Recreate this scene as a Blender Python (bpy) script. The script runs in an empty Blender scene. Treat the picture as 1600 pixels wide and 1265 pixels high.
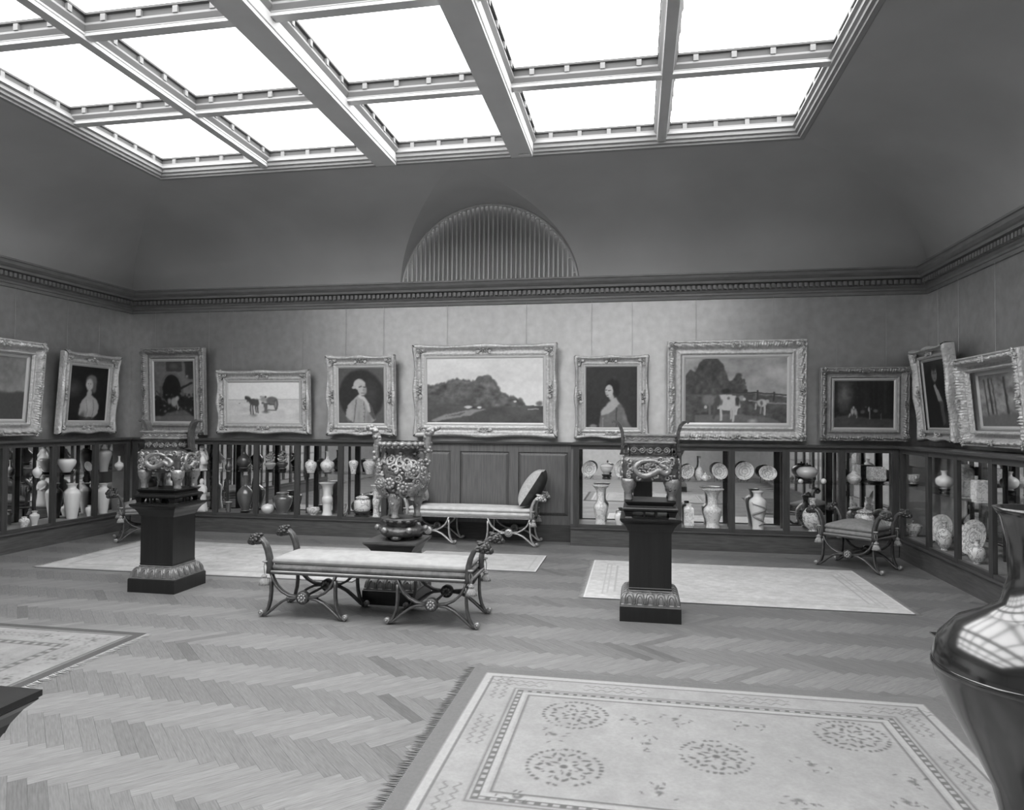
import bpy, math, random
import numpy as np
from mathutils import Matrix, Vector

# ------------------------------------------------------------------ camera
PI = math.pi
F, YAW, PITCH, ROLL, PCX, PCY = 1109.67, 0.186924, 0.022373, 0.0063419, 784.8, 635.67
CAMH = 1.5
_f = np.array([-math.sin(YAW)*math.cos(PITCH), math.cos(YAW)*math.cos(PITCH), math.sin(PITCH)])
_r0 = np.array([math.cos(YAW), math.sin(YAW), 0.0])
_u0 = np.cross(_r0, _f)
_r = math.cos(ROLL)*_r0 + math.sin(ROLL)*_u0
_u = -math.sin(ROLL)*_r0 + math.cos(ROLL)*_u0
_C = np.array([0.0, 0.0, CAMH])

scene = bpy.context.scene
col = scene.collection
camd = bpy.data.cameras.new('camera')
camd.sensor_fit = 'HORIZONTAL'
camd.sensor_width = 36.0
camd.lens = F/1600*36
camd.shift_x = (800-PCX)/1600
camd.shift_y = (PCY-632.5)/1600
camd.clip_start = 0.05
cam = bpy.data.objects.new('camera', camd)
col.objects.link(cam)
M = Matrix.Identity(4)
for i in range(3):
    M[i][0], M[i][1], M[i][2], M[i][3] = _r[i], _u[i], -_f[i], _C[i]
cam.matrix_world = M
scene.camera = cam

# ------------------------------------------------------------------ light and exposure
SKY_STRENGTH = 5.6          # daylight glowing through the frosted laylight panes
world = bpy.data.worlds.new('world')
scene.world = world
world.use_nodes = True
bg = world.node_tree.nodes['Background']
bg.inputs['Color'].default_value = (0.8, 0.8, 0.8, 1)
bg.inputs['Strength'].default_value = 1.0
scene.view_settings.view_transform = 'Standard'
scene.view_settings.look = 'None'
scene.view_settings.gamma = 1.0
scene.view_settings.exposure = 0.0
scene.view_settings.use_curve_mapping = False
scene.cycles.use_denoising = True
scene.cycles.max_bounces = 10
scene.cycles.diffuse_bounces = 5
scene.cycles.glossy_bounces = 5
scene.cycles.transparent_max_bounces = 16
scene.cycles.sample_clamp_indirect = 6.0
scene.cycles.caustics_reflective = False
scene.cycles.caustics_refractive = False

def ray(x, y):
    return _r*(x-PCX)/F - _u*(y-PCY)/F + _f
def on_y(x, y, Y):
    d = ray(x, y); return _C + d*(Y/d[1])
def on_x(x, y, X):
    d = ray(x, y); return _C + d*(X/d[0])
def project(P):
    d = np.asarray(P, float)-_C; w = d@_f
    return PCX+F*(d@_r)/w, PCY-F*(d@_u)/w, w

# ------------------------------------------------------------------ mesh helpers
class MB:
    def __init__(s): s.v = []; s.f = []
    def add(s, vs, fs):
        n = len(s.v); s.v.extend([tuple(map(float, p)) for p in vs]); s.f.extend([tuple(i+n for i in f) for f in fs]); return s
    def box(s, x0, x1, y0, y1, z0, z1):
        return s.add([(x0,y0,z0),(x1,y0,z0),(x1,y1,z0),(x0,y1,z0),(x0,y0,z1),(x1,y0,z1),(x1,y1,z1),(x0,y1,z1)],
              [(0,3,2,1),(4,5,6,7),(0,1,5,4),(1,2,6,5),(2,3,7,6),(3,0,4,7)])
    def rings(s, rings, closed=True, cap0=True, cap1=True):
        n = len(rings[0]); vs = [p for r in rings for p in r]; fs = []
        for i in range(len(rings)-1):
            for j in range(n if closed else n-1):
                k = (j+1) % n
                fs.append((i*n+j, i*n+k, (i+1)*n+k, (i+1)*n+j))
        if closed and cap0: fs.append(tuple(range(n))[::-1])
        if closed and cap1: fs.append(tuple((len(rings)-1)*n+j for j in range(n)))
        return s.add(vs, fs)
    def lathe(s, prof, n=24, c=(0,0,0), sx=1, sy=1, rot=0, cap0=True, cap1=True):
        rs = []
        for r, z in prof:
            r = max(r, 1e-4)
            rs.append([(c[0]+sx*r*math.cos(rot+2*PI*j/n), c[1]+sy*r*math.sin(rot+2*PI*j/n), c[2]+z) for j in range(n)])
        return s.rings(rs, True, cap0, cap1)
    def tube(s, path, rad, n=8, flat=1.0, up=(0,1,0), caps=True):
        path = [np.array(p, float) for p in path]; rs = []
        up = np.array(up, float)
        for i, p in enumerate(path):
            t = path[min(i+1, len(path)-1)]-path[max(i-1, 0)]
            t = t/(np.linalg.norm(t)+1e-9)
            a = up - t*(up@t); na = np.linalg.norm(a)
            if na < 1e-3:
                a = np.cross(t, np.array([1.0, 0.3, 0.2])); na = np.linalg.norm(a)
            a = a/na; b = np.cross(t, a)
            r = rad[i] if hasattr(rad, '__len__') else rad
            rs.append([p + r*(math.cos(2*PI*j/n)*a*flat + math.sin(2*PI*j/n)*b) for j in range(n)])
        return s.rings(rs, True, caps, caps)
    def ell(s, c, r, nu=8, nv=5, R=None):
        vs = []; fs = []
        for i in range(nv+1):
            th = PI*i/nv
            for j in range(nu):
                ph = 2*PI*j/nu
                p = np.array([r[0]*math.sin(th)*math.cos(ph), r[1]*math.sin(th)*math.sin(ph), r[2]*math.cos(th)])
                if R is not None: p = R@p
                vs.append((p[0]+c[0], p[1]+c[1], p[2]+c[2]))
        for i in range(nv):
            for j in range(nu):
                k = (j+1) % nu
                fs.append((i*nu+j, (i+1)*nu+j, (i+1)*nu+k, i*nu+k))
        return s.add(vs, fs)
    def prism(s, pts, y0, y1):            # polygon in xz, extruded along y
        n = len(pts)
        return s.add([(p[0], y0, p[1]) for p in pts]+[(p[0], y1, p[1]) for p in pts],
                     [tuple(range(n)), tuple(range(2*n-1, n-1, -1))]+[(i, i+n, (i+1) % n+n, (i+1) % n) for i in range(n)])
    def grid(s, fn, nu, nv):
        vs = [fn(i/nu, j/nv) for j in range(nv+1) for i in range(nu+1)]
        fs = [(j*(nu+1)+i, j*(nu+1)+i+1, (j+1)*(nu+1)+i+1, (j+1)*(nu+1)+i) for j in range(nv) for i in range(nu)]
        return s.add(vs, fs)
    def frustum(s, hx0, hy0, z0, hx1, hy1, z1, c=(0,0)):
        a, b = c
        return s.add([(a-hx0,b-hy0,z0),(a+hx0,b-hy0,z0),(a+hx0,b+hy0,z0),(a-hx0,b+hy0,z0),(a-hx1,b-hy1,z1),(a+hx1,b-hy1,z1),(a+hx1,b+hy1,z1),(a-hx1,b+hy1,z1)],
              [(0,3,2,1),(4,5,6,7),(0,1,5,4),(1,2,6,5),(2,3,7,6),(3,0,4,7)])
    def square(s, prof, c=(0,0,0)):       # stacked square sections [(half, z)]
        rs = [[(c[0]-h,c[1]-h,c[2]+z),(c[0]+h,c[1]-h,c[2]+z),(c[0]+h,c[1]+h,c[2]+z),(c[0]-h,c[1]+h,c[2]+z)] for h, z in prof]
        return s.rings(rs)

def mesh_of(name, mb, mat, smooth=False):
    me = bpy.data.meshes.new(name)
    me.from_pydata(mb.v, [], mb.f)
    me.materials.append(mat)
    if smooth:
        me.polygons.foreach_set('use_smooth', [True]*len(me.polygons))
    me.update()
    return me
def link(name, me, parent=None, loc=None, rot=None):
    o = bpy.data.objects.new(name, me); col.objects.link(o)
    if parent is not None: o.parent = parent
    if loc is not None: o.location = loc
    if rot is not None: o.rotation_euler = rot
    return o
def obj(name, mb, mat, parent=None, smooth=False, loc=None, rot=None):
    return link(name, mesh_of(name, mb, mat, smooth), parent, loc, rot)
def tag(o, label=None, cat=None, group=None, kind=None):
    if label: o['label'] = label
    if cat: o['category'] = cat
    if group: o['group'] = group
    if kind: o['kind'] = kind
    return o
def thing(name, label, cat, loc=(0,0,0), rotz=0.0, group=None):
    o = bpy.data.objects.new(name, None); col.objects.link(o)
    o.location = loc; o.rotation_euler = (0, 0, rotz); o.empty_display_size = 0.1
    return tag(o, label, cat, group)
def struct(name, label=None, cat=None):
    o = bpy.data.objects.new(name, None); col.objects.link(o); o.empty_display_size = 0.1
    return tag(o, label, cat, kind='structure')

# ------------------------------------------------------------------ materials
def mat(name, c, rough=0.6, metal=0.0, noise=None, bump=None, spec=0.5, attr=None, stretch=(1,1,1), coords='Object', rotz=0.0, emit=0.0, coat=0.0):
    m = bpy.data.materials.new(name); m.use_nodes = True
    nt = m.node_tree; N = nt.nodes; L = nt.links
    b = N['Principled BSDF']
    b.inputs['Base Color'].default_value = (c, c, c, 1)
    b.inputs['Roughness'].default_value = rough
    b.inputs['Metallic'].default_value = metal
    b.inputs['Specular IOR Level'].default_value = spec
    b.inputs['Coat Weight'].default_value = coat
    b.inputs['Coat Roughness'].default_value = 0.15
    src = None
    if attr:
        a = N.new('ShaderNodeAttribute'); a.attribute_name = attr; src = a.outputs['Color']
    vec = None
    if noise or bump:
        if coords == 'World':
            g = N.new('ShaderNodeNewGeometry'); base = g.outputs['Position']
        else:
            t = N.new('ShaderNodeTexCoord'); base = t.outputs['Object']
        mp = N.new('ShaderNodeMapping'); mp.inputs['Scale'].default_value = stretch
        if rotz:
            mp2 = N.new('ShaderNodeMapping'); mp2.inputs['Rotation'].default_value = (0, 0, rotz)
            L.new(base, mp2.inputs['Vector']); L.new(mp2.outputs['Vector'], mp.inputs['Vector'])
        else:
            L.new(base, mp.inputs['Vector'])
        vec = mp.outputs['Vector']
    if noise:
        sc, amt = noise[0], noise[1]
        n = N.new('ShaderNodeTexNoise'); n.inputs['Scale'].default_value = sc; n.inputs['Detail'].default_value = 5
        L.new(vec, n.inputs['Vector'])
        r = N.new('ShaderNodeMapRange')
        r.inputs['From Min'].default_value = 0.3; r.inputs['From Max'].default_value = 0.7
        r.inputs['To Min'].default_value = 1-amt; r.inputs['To Max'].default_value = 1+amt
        L.new(n.outputs['Fac'], r.inputs['Value'])
        mx = N.new('ShaderNodeVectorMath'); mx.operation = 'SCALE'
        if src: L.new(src, mx.inputs[0])
        else: mx.inputs[0].default_value = (c, c, c)
        L.new(r.outputs['Result'], mx.inputs['Scale'])
        src = mx.outputs['Vector']
    if src: L.new(src, b.inputs['Base Color'])
    if bump:
        n = N.new('ShaderNodeTexNoise'); n.inputs['Scale'].default_value = bump[0]; n.inputs['Detail'].default_value = 4
        L.new(vec, n.inputs['Vector'])
        bp = N.new('ShaderNodeBump'); bp.inputs['Strength'].default_value = bump[1]; bp.inputs['Distance'].default_value = bump[2] if len(bump) > 2 else 0.01
        L.new(n.outputs['Fac'], bp.inputs['Height']); L.new(bp.outputs['Normal'], b.inputs['Normal'])
    if emit:
        b.inputs['Emission Color'].default_value = (1, 1, 1, 1); b.inputs['Emission Strength'].default_value = emit
    return m

def porcelain(name, light, dark, scale, thr=0.52, width=0.06, bands=None):
    """white glaze with painted blue-and-white style ornament from two noises"""
    m = bpy.data.materials.new(name); m.use_nodes = True
    nt = m.node_tree; N = nt.nodes; L = nt.links; b = N['Principled BSDF']
    b.inputs['Roughness'].default_value = 0.22
    t = N.new('ShaderNodeTexCoord')
    n = N.new('ShaderNodeTexNoise'); n.inputs['Scale'].default_value = scale; n.inputs['Detail'].default_value = 2; n.inputs['Distortion'].default_value = 1.2
    L.new(t.outputs['Object'], n.inputs['Vector'])
    r = N.new('ShaderNodeValToRGB')
    e = r.color_ramp.elements
    e[0].position = thr-width; e[0].color = (light,)*3+(1,)
    e[1].position = thr; e[1].color = (dark,)*3+(1,)
    x = r.color_ramp.elements.new(thr+width); x.color = (light*0.95,)*3+(1,)
    L.new(n.outputs['Fac'], r.inputs['Fac'])
    L.new(r.outputs['Color'], b.inputs['Base Color'])
    return m

def glass_mat(name, tint=1.0, refl=1.0):
    m = bpy.data.materials.new(name); m.use_nodes = True
    nt = m.node_tree; N = nt.nodes; L = nt.links
    N.remove(N['Principled BSDF'])
    out = N['Material Output']
    tr = N.new('ShaderNodeBsdfTransparent'); tr.inputs['Color'].default_value = (tint, tint, tint, 1)
    gl = N.new('ShaderNodeBsdfGlossy'); gl.inputs['Roughness'].default_value = 0.02
    lw = N.new('ShaderNodeLayerWeight'); lw.inputs['Blend'].default_value = 0.5
    pw = N.new('ShaderNodeMath'); pw.operation = 'POWER'; pw.inputs[1].default_value = 5.0
    fr = N.new('ShaderNodeMath'); fr.operation = 'MULTIPLY_ADD'; fr.inputs[1].default_value = 0.5; fr.inputs[2].default_value = 0.022
    L.new(lw.outputs['Facing'], pw.inputs[0]); L.new(pw.outputs['Value'], fr.inputs[0])
    mx = N.new('ShaderNodeMixShader')
    L.new(fr.outputs['Value'], mx.inputs['Fac']); L.new(tr.outputs['BSDF'], mx.inputs[1]); L.new(gl.outputs['BSDF'], mx.inputs[2])
    L.new(mx.outputs['Shader'], out.inputs['Surface'])
    return m

MT = {}
MT['wall'] = mat('wall_cloth', 0.40, 0.9, noise=(2.2, 0.14), bump=(260, 0.25, 0.002), stretch=(1, 1, 3), spec=0.2)
MT['cove'] = mat('cove_plaster', 0.52, 0.8, noise=(0.8, 0.10), spec=0.3)
MT['cornice'] = mat('cornice_oak', 0.19, 0.45, noise=(6, 0.15), stretch=(1, 1, 6))
MT['oak'] = mat('case_oak', 0.145, 0.4, noise=(9, 0.22), stretch=(6, 6, 0.6), bump=(40, 0.08, 0.002))
MT['oak_h'] = mat('case_oak_rail', 0.145, 0.4, noise=(9, 0.22), stretch=(0.6, 6, 6))
MT['panel'] = mat('panel_oak', 0.23, 0.42, noise=(10, 0.22), stretch=(6, 6, 0.35))
MT['beam'] = mat('skylight_beam', 0.5, 0.6, noise=(3, 0.05))
MT['beam_l'] = mat('skylight_moulding', 0.72, 0.6)
MT['beam_d'] = mat('skylight_frieze', 0.33, 0.7)
MT['pane'] = mat('laylight_glass', 0.8, 0.4, emit=SKY_STRENGTH)
MT['glass'] = glass_mat('case_glass')
MT['shelfglass'] = glass_mat('shelf_glass', 0.93)
MT['mirror'] = mat('mirror_silver', 0.93, 0.02, metal=1.0)
MT['subfloor'] = mat('subfloor', 0.09, 0.8)
MT['gilt'] = mat('gilt', 0.60, 0.40, metal=0.35, noise=(30, 0.14), bump=(38, 0.9, 0.012))
MT['gilt_d'] = mat('gilt_dull', 0.36, 0.42, metal=0.35, noise=(30, 0.18), bump=(42, 0.7, 0.008))
MT['slip'] = mat('gilt_slip', 0.62, 0.4, metal=0.3)
MT['canvas'] = mat('painted_canvas', 0.5, 0.5, attr='Col', bump=(300, 0.1, 0.001))
MT['wire'] = mat('picture_wire', 0.5, 0.4, metal=0.5)
MT['rug'] = mat('rug_wool', 0.6, 0.95, attr='Col', noise=(60, 0.06), bump=(350, 0.5, 0.003), spec=0.1)
MT['fringe'] = mat('rug_fringe', 0.45, 0.95, spec=0.1)
MT['fringe_d'] = mat('rug_fringe_dark', 0.2, 0.95, spec=0.1)
MT['ped'] = mat('pedestal_mahogany', 0.035, 0.3, noise=(7, 0.25), stretch=(5, 5, 0.4))
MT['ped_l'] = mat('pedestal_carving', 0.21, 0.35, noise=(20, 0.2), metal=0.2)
MT['ped_cap'] = mat('pedestal_pale_cap', 0.09, 0.4, noise=(7, 0.2))  # cap paler than the shaft of the low pedestal
MT['stand'] = mat('stand_blackwood', 0.022, 0.25)
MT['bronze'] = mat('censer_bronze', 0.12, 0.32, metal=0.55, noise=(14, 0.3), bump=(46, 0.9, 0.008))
MT['bronze_l'] = mat('censer_bronze_pale', 0.32, 0.36, metal=0.5, noise=(18, 0.3), bump=(46, 0.9, 0.008))  # paler bronze for raised parts; relief contrast is put into the colour
MT['bronze_cd'] = mat('round_censer_ground', 0.13, 0.4, metal=0.4, noise=(18, 0.3), bump=(40, 0.9, 0.010))  # ground kept darker than its relief, deepening the contrast by colour
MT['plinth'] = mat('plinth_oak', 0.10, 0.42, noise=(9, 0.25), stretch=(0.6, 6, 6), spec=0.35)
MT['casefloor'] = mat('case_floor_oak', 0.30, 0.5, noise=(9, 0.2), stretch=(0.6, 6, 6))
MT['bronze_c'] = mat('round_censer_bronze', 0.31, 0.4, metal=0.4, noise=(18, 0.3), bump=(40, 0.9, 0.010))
MT['vasebronze'] = mat('dark_bronze_vase', 0.14, 0.16, metal=0.9, noise=(5, 0.2))
MT['bench'] = mat('bench_gilt_bronze', 0.12, 0.36, metal=0.45, noise=(25, 0.25))
MT['bench_hl'] = mat('bench_gilt_edge', 0.36, 0.35, metal=0.45)
MT['bench_dk'] = mat('bench_lion_bronze', 0.08, 0.4, metal=0.4, noise=(60, 0.3))
MT['bench_b'] = mat('bench_gilt_bright', 0.52, 0.36, metal=0.45, noise=(25, 0.2))
MT['tassel'] = mat('tassel_silk', 0.36, 0.9, noise=(80, 0.25))
MT['brocade'] = mat('brocade_light', 0.36, 0.85, noise=(14, 0.12), bump=(120, 0.3, 0.003))
MT['brocade_b'] = mat('daybed_brocade', 0.62, 0.85, noise=(14, 0.12), bump=(120, 0.3, 0.003))
MT['brocade_side'] = mat('brocade_border', 0.24, 0.85, noise=(20, 0.3))
MT['velvet'] = mat('stool_velvet', 0.24, 0.9, noise=(30, 0.15))
MT['pillow_dark'] = mat('cushion_dark_velvet', 0.045, 0.85, noise=(12, 0.3))
MT['pillow_light'] = mat('cushion_brocade', 0.52, 0.85, noise=(50, 0.15))
MT['white'] = mat('white_glaze', 0.93, 0.18, coat=0.3)
MT['cream'] = mat('pale_glaze', 0.74, 0.2, noise=(6, 0.08), coat=0.3)
MT['celadon'] = mat('celadon_glaze', 0.44, 0.18, coat=0.3)
MT['dark'] = mat('dark_glaze', 0.07, 0.12, coat=0.6)
MT['lustre'] = mat('lustre_glaze', 0.2, 0.22, metal=0.4, coat=0.5)
MT['bw'] = porcelain('blue_white_fine', 0.92, 0.32, 26)
MT['bw2'] = porcelain('blue_white_bold', 0.92, 0.26, 14, 0.53, 0.05)
MT['bw3'] = porcelain('famille_pale', 0.92, 0.56, 20, 0.55, 0.07)
MT['bw4'] = porcelain('dense_scroll', 0.84, 0.34, 38, 0.5, 0.09)
MT['cobalt'] = mat('painted_cobalt', 0.22, 0.3)
MT['iron'] = mat('iron', 0.12, 0.5, metal=0.3)

MT['cobalt_l'] = mat('painted_cobalt_pale', 0.36, 0.3)
MT['rimglaze'] = mat('rim_glaze', 0.6, 0.25)
def aniso_wall():
    m = mat('wall_damask', 0.58, 0.56, metal=0.86, noise=(10, 0.09), spec=0.3, bump=(240, 0.15, 0.002))
    N = m.node_tree.nodes; b = N['Principled BSDF']
    t = N.new('ShaderNodeTangent'); t.direction_type = 'RADIAL'; t.axis = 'Z'
    m.node_tree.links.new(t.outputs['Tangent'], b.inputs['Tangent'])
    b.inputs['Anisotropic'].default_value = 0.78; b.inputs['Anisotropic Rotation'].default_value = 0.25
    return m
MT['wall'] = aniso_wall()
MT['beam'] = mat('skylight_beam', 0.72, 0.6, noise=(3, 0.05))
MT['beam_l'] = mat('skylight_moulding', 0.26, 0.6)
MT['rim'] = mat('skylight_rim', 0.34, 0.6)
MT['block'] = mat('skylight_block', 0.22, 0.6)
MT['beam_d'] = mat('skylight_frieze', 0.10, 0.7)
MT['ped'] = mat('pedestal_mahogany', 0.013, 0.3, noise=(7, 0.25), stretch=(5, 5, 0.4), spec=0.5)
MT['stand'] = mat('stand_blackwood', 0.012, 0.3, spec=0.4)
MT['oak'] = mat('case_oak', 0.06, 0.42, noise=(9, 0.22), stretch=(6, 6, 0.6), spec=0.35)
MT['oak_h'] = mat('case_oak_rail', 0.07, 0.42, noise=(9, 0.22), stretch=(0.6, 6, 6), spec=0.35)
MT['oak_l'] = mat('case_oak_edge', 0.09, 0.35, noise=(9, 0.2), stretch=(0.6, 6, 6))
MT['panel'] = mat('panel_oak', 0.14, 0.42, noise=(10, 0.22), stretch=(6, 6, 0.35))
# ------------------------------------------------------------------ the room
XL, XR, YB, YN = -7.2, 3.36, 9.1, -2.6
XC = -1.925

def rect_sweep(mb, x0, x1, y0, y1, prof, sides='bltr'):
    """prof: (inset, z); a mitred moulding round the inside of a rectangle"""
    for sd in sides:
        rows = []
        for o, z in prof:
            a, b, c, d = x0+o, x1-o, y0+o, y1-o
            rows.append({'b': [(a, d, z), (b, d, z)], 't': [(b, c, z), (a, c, z)], 'l': [(a, c, z), (a, d, z)], 'r': [(b, d, z), (b, c, z)]}[sd])
        vs = [p for r in rows for p in r]
        mb.add(vs, [(2*i, 2*i+1, 2*i+3, 2*i+2) for i in range(len(rows)-1)])
    return mb

# floor: slab with a herringbone of single oak blocks laid on it
floor = tag(obj('floor', MB().box(XL-0.2, XR+0.2, YN-0.2, YB+0.2, -0.12, -0.012), MT['subfloor']), 'herringbone oak parquet floor', None, kind='structure')
PL, PW = 0.42, 0.0686
PP = PW*math.sqrt(2)
plank_mat = {}
for d, ang in ((0, PI/4), (1, -PI/4)):
    plank_mat[d] = mat('oak_block_%s' % ('falling' if d == 0 else 'rising'), 0.3, 0.33, attr='Col', noise=(9, 0.24), stretch=(1.2, 16, 16), coords='World', rotz=ang, bump=(30, 0.06, 0.002), spec=0.5)
def plank_verts(d, g=0.00035):
    e = np.array([1, -1])/math.sqrt(2) if d == 0 else np.array([1, 1])/math.sqrt(2)
    n = np.array([-e[1], e[0]])
    c = [e*sx*(PL/2-g)+n*sy*(PW/2-g) for sx, sy in ((-1,-1),(1,-1),(1,1),(-1,1))]
    b = [p*1.0 for p in c]
    return [(p[0], p[1], -0.012) for p in b]+[(p[0], p[1], 0.0) for p in c]
PF = [(4,5,6,7),(0,1,5,4),(1,2,6,5),(2,3,7,6),(3,0,4,7)]
rng = random.Random(5)
RUGS = {'front': (-0.965, 1.60, 2.46, 4.275), 'left': (-5.6, -3.37, 1.6, 4.47), 'back': (-6.02, -2.62, 6.27, 7.96), 'bed': (-2.4, -0.99, 7.1, 7.985), 'right': (-0.45, 2.17, 6.155, 7.85)}
planks = []
for k in range(-21, 19):
    d = k % 2
    cy = 3.607 + PL/math.sqrt(2)*k
    for n in range(-56, 52):
        cx = -1.9 + n*PP - (PW/math.sqrt(2) if d else 0)
        if XL+0.05 < cx < XR-0.05 and YN < cy < YB-0.1:
            tone = (0.185 if d == 0 else 0.23)*rng.uniform(0.92, 1.08)  # rising rows lighter: the sheen of the grain direction, painted as block colour
            if rng.random() < 0.05: tone *= 0.8
            planks.append((cx, cy, d, tone))
scored = []
for i, (cx, cy, d, tone) in enumerate(planks):
    a = 0
    if cy > 0.5:
        x, y, w = project((cx, cy, 0))
        if 37 < x < 1540 and y < 1250 and not any(r[0]-0.12 < cx < r[1]+0.12 and r[2]-0.12 < cy < r[3]+0.12 for r in RUGS.values()):
            a = 1.0/w**3
    scored.append((a, i))
scored.sort(reverse=True)
single = {i for a, i in scored[:300] if a > 0}
def colour_attr(me, vals):
    at = me.color_attributes.new('Col', 'FLOAT_COLOR', 'POINT')
    arr = np.ones((len(me.vertices), 4), dtype=np.float32); arr[:, :3] = np.asarray(vals, dtype=np.float32).reshape(-1, 1)
    at.data.foreach_set('color', arr.ravel())
tones = {}
for i in sorted(single):
    cx, cy, d, tone = planks[i]
    q = round(tone/0.012)
    if (d, q) not in tones:
        me = mesh_of('plank', MB().add(plank_verts(d), PF), plank_mat[d]); colour_attr(me, [q*0.012]*8); tones[(d, q)] = me
    link('plank', tones[(d, q)], floor, loc=(cx, cy, 0))
for d in (0, 1):
    mb = MB(); vals = []; pv = plank_verts(d)
    for i, (cx, cy, dd, tone) in enumerate(planks):
        if dd == d and i not in single:
            mb.add([(p[0]+cx, p[1]+cy, p[2]) for p in pv], PF); vals += [tone]*8
    me = mesh_of('plank', mb, plank_mat[d]); colour_attr(me, vals)
    tag(link('plank', me, floor), kind='stuff')

# walls
tag(obj('wall_back', MB().box(XL-0.2, XR+0.2, YB, YB+0.2, -0.1, 3.3), MT['wall']), 'cloth covered gallery wall with seven framed paintings', kind='structure')
tag(obj('wall_left', MB().box(XL-0.2, XL, YN-0.2, YB, -0.1, 3.3), MT['wall']), 'cloth covered side wall with the white robed lady portrait', kind='structure')
tag(obj('wall_right', MB().box(XR, XR+0.2, YN-0.2, YB, -0.1, 3.3), MT['wall']), 'cloth covered side wall with the dark gentleman portrait', kind='structure')
tag(obj('wall_front', MB().box(XL, XR, YN-0.2, YN, -0.1, 3.3), MT['wall']), 'cloth covered gallery wall opposite the paintings', kind='structure')

# cornice with dentils
prof = [(0.0, 3.045), (0.018, 3.05), (0.022, 3.085), (0.034, 3.092), (0.034, 3.115), (0.05, 3.13), (0.055, 3.148), (0.062, 3.15), (0.062, 3.212), (0.125, 3.222), (0.13, 3.25), (0.15, 3.262), (0.175, 3.285), (0.19, 3.318), (0.205, 3.325), (0.205, 3.345), (0.0, 3.352)]
for nm, sd in (('trim_back', 'b'), ('trim_left', 'l'), ('trim_right', 'r'), ('trim_front', 't')):
    t = tag(obj(nm, rect_sweep(MB(), XL, XR, YN, YB, prof, sd), MT['cornice']), 'dark moulded cornice with a row of dentils', kind='structure')
    mb = MB()
    if sd in 'bt':
        x = XL+0.12
        while x < XR-0.14:
            yy = (YB-0.105, YB-0.06) if sd == 'b' else (YN+0.06, YN+0.105)
            mb.box(x, x+0.036, yy[0], yy[1], 3.156, 3.206); x += 0.062
    else:
        y = YN+0.12
        while y < YB-0.14:
            xx = (XL+0.06, XL+0.105) if sd == 'l' else (XR-0.105, XR-0.06)
            mb.box(xx[0], xx[1], y, y+0.036, 3.156, 3.206); y += 0.062
    tag(obj('dentil', mb, MT['cornice_l'] if 'cornice_l' in MT else MT['cornice'], t), kind='stuff')

# coved ceiling with the arched lunette cut into it
CO, CZ0, CZ1 = 1.75, 3.33, 4.30
LR = 1.2
def cove_t(t): return CO*(1-math.cos(t)), CZ0+(CZ1-CZ0)*math.sin(t)
mb = MB()
NT = 14
for sd in 'ltr':
    rect_sweep(mb, XL, XR, YN, YB, [cove_t(PI/2*i/NT) for i in range(NT+1)], sd)
def strip(cols):                       # columns of points, same count
    n = len(cols[0]); vs = [p for c in cols for p in c]
    mb.add(vs, [(i*n+j, (i+1)*n+j, (i+1)*n+j+1, i*n+j+1) for i in range(len(cols)-1) for j in range(n-1)])
colL = [(XL+cove_t(PI/2*i/NT)[0], YB-cove_t(PI/2*i/NT)[0], cove_t(PI/2*i/NT)[1]) for i in range(NT+1)]
colR = [(XR-cove_t(PI/2*i/NT)[0], YB-cove_t(PI/2*i/NT)[0], cove_t(PI/2*i/NT)[1]) for i in range(NT+1)]
def colX(x): return [(x, YB-cove_t(PI/2*i/NT)[0], cove_t(PI/2*i/NT)[1]) for i in range(NT+1)]
strip([colL, colX(XC-LR)]); strip([colX(XC+LR), colR])
cols = []; groin = []
NA = 40
for j in range(NA+1):
    a = -LR*math.cos(PI*j/NA)
    sv = math.sqrt(max(0, 1-(a/LR)**2))
    t0 = math.asin(min(1, sv))
    cols.append([(XC+a, YB-cove_t(t0+(PI/2-t0)*i/NT)[0], cove_t(t0+(PI/2-t0)*i/NT)[1]) for i in range(NT+1)])
    o, z = cove_t(t0)
    groin.append((XC+a, YB-o, z))
strip(cols)
ceil = tag(obj('ceiling', mb, MT['cove'], smooth=True), 'dark coved plaster ceiling curving up to the skylight', kind='structure')
vb = MB(); rows = [[], [], []]
for j, g in enumerate(groin):
    a = g[0]-XC
    w = (g[0], YB+0.02, 3.2+math.sqrt(max(0, LR*LR-a*a)))
    for i in range(3):
        k = i/2
        rows[i].append(tuple(g[q]*(1-k)+w[q]*k for q in range(3)))
n = NA+1
vb.add([p for r in rows for p in r], [(i*n+j, i*n+j+1, (i+1)*n+j+1, (i+1)*n+j) for i in range(2) for j in range(NA)])
obj('lunette_vault', vb, MT['cove'], ceil, smooth=True)

lun = struct('window_2', 'arched lunette filled with pale vertical bars')
bk = MB(); pts = [(XC+LR*1.02*math.cos(PI*i/40), 3.2+LR*1.02*math.sin(PI*i/40)) for i in range(41)]
bk.prism(pts, YB+0.10, YB+0.13)
obj('backing', bk, MT['lun_back'] if 'lun_back' in MT else MT['cove'], lun)
nb = 39
for i in range(nb):
    x = XC-LR+(i+0.5)*2*LR/nb
    h = math.sqrt(LR*LR-(x-XC)**2)
    obj('bar', MB().box(x-0.0095, x+0.0095, YB+0.02, YB+0.06, 3.3, 3.2+h-0.015), MT['beam'], lun)
for i in range(nb-1):                   # little arched heads between the bars
    x = XC-LR+(i+1)*2*LR/nb
    h = min(math.sqrt(max(0, LR*LR-(x-0.03-XC)**2)), math.sqrt(max(0, LR*LR-(x+0.03-XC)**2)))
    z = 3.2+h-0.045
    if z > 3.34:
        obj('arch_head', MB().tube([(x+0.03*math.cos(PI*k/6), YB+0.04, z+0.022*math.sin(PI*k/6)) for k in range(7)], 0.008, 5), MT['beam'], lun)
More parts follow.
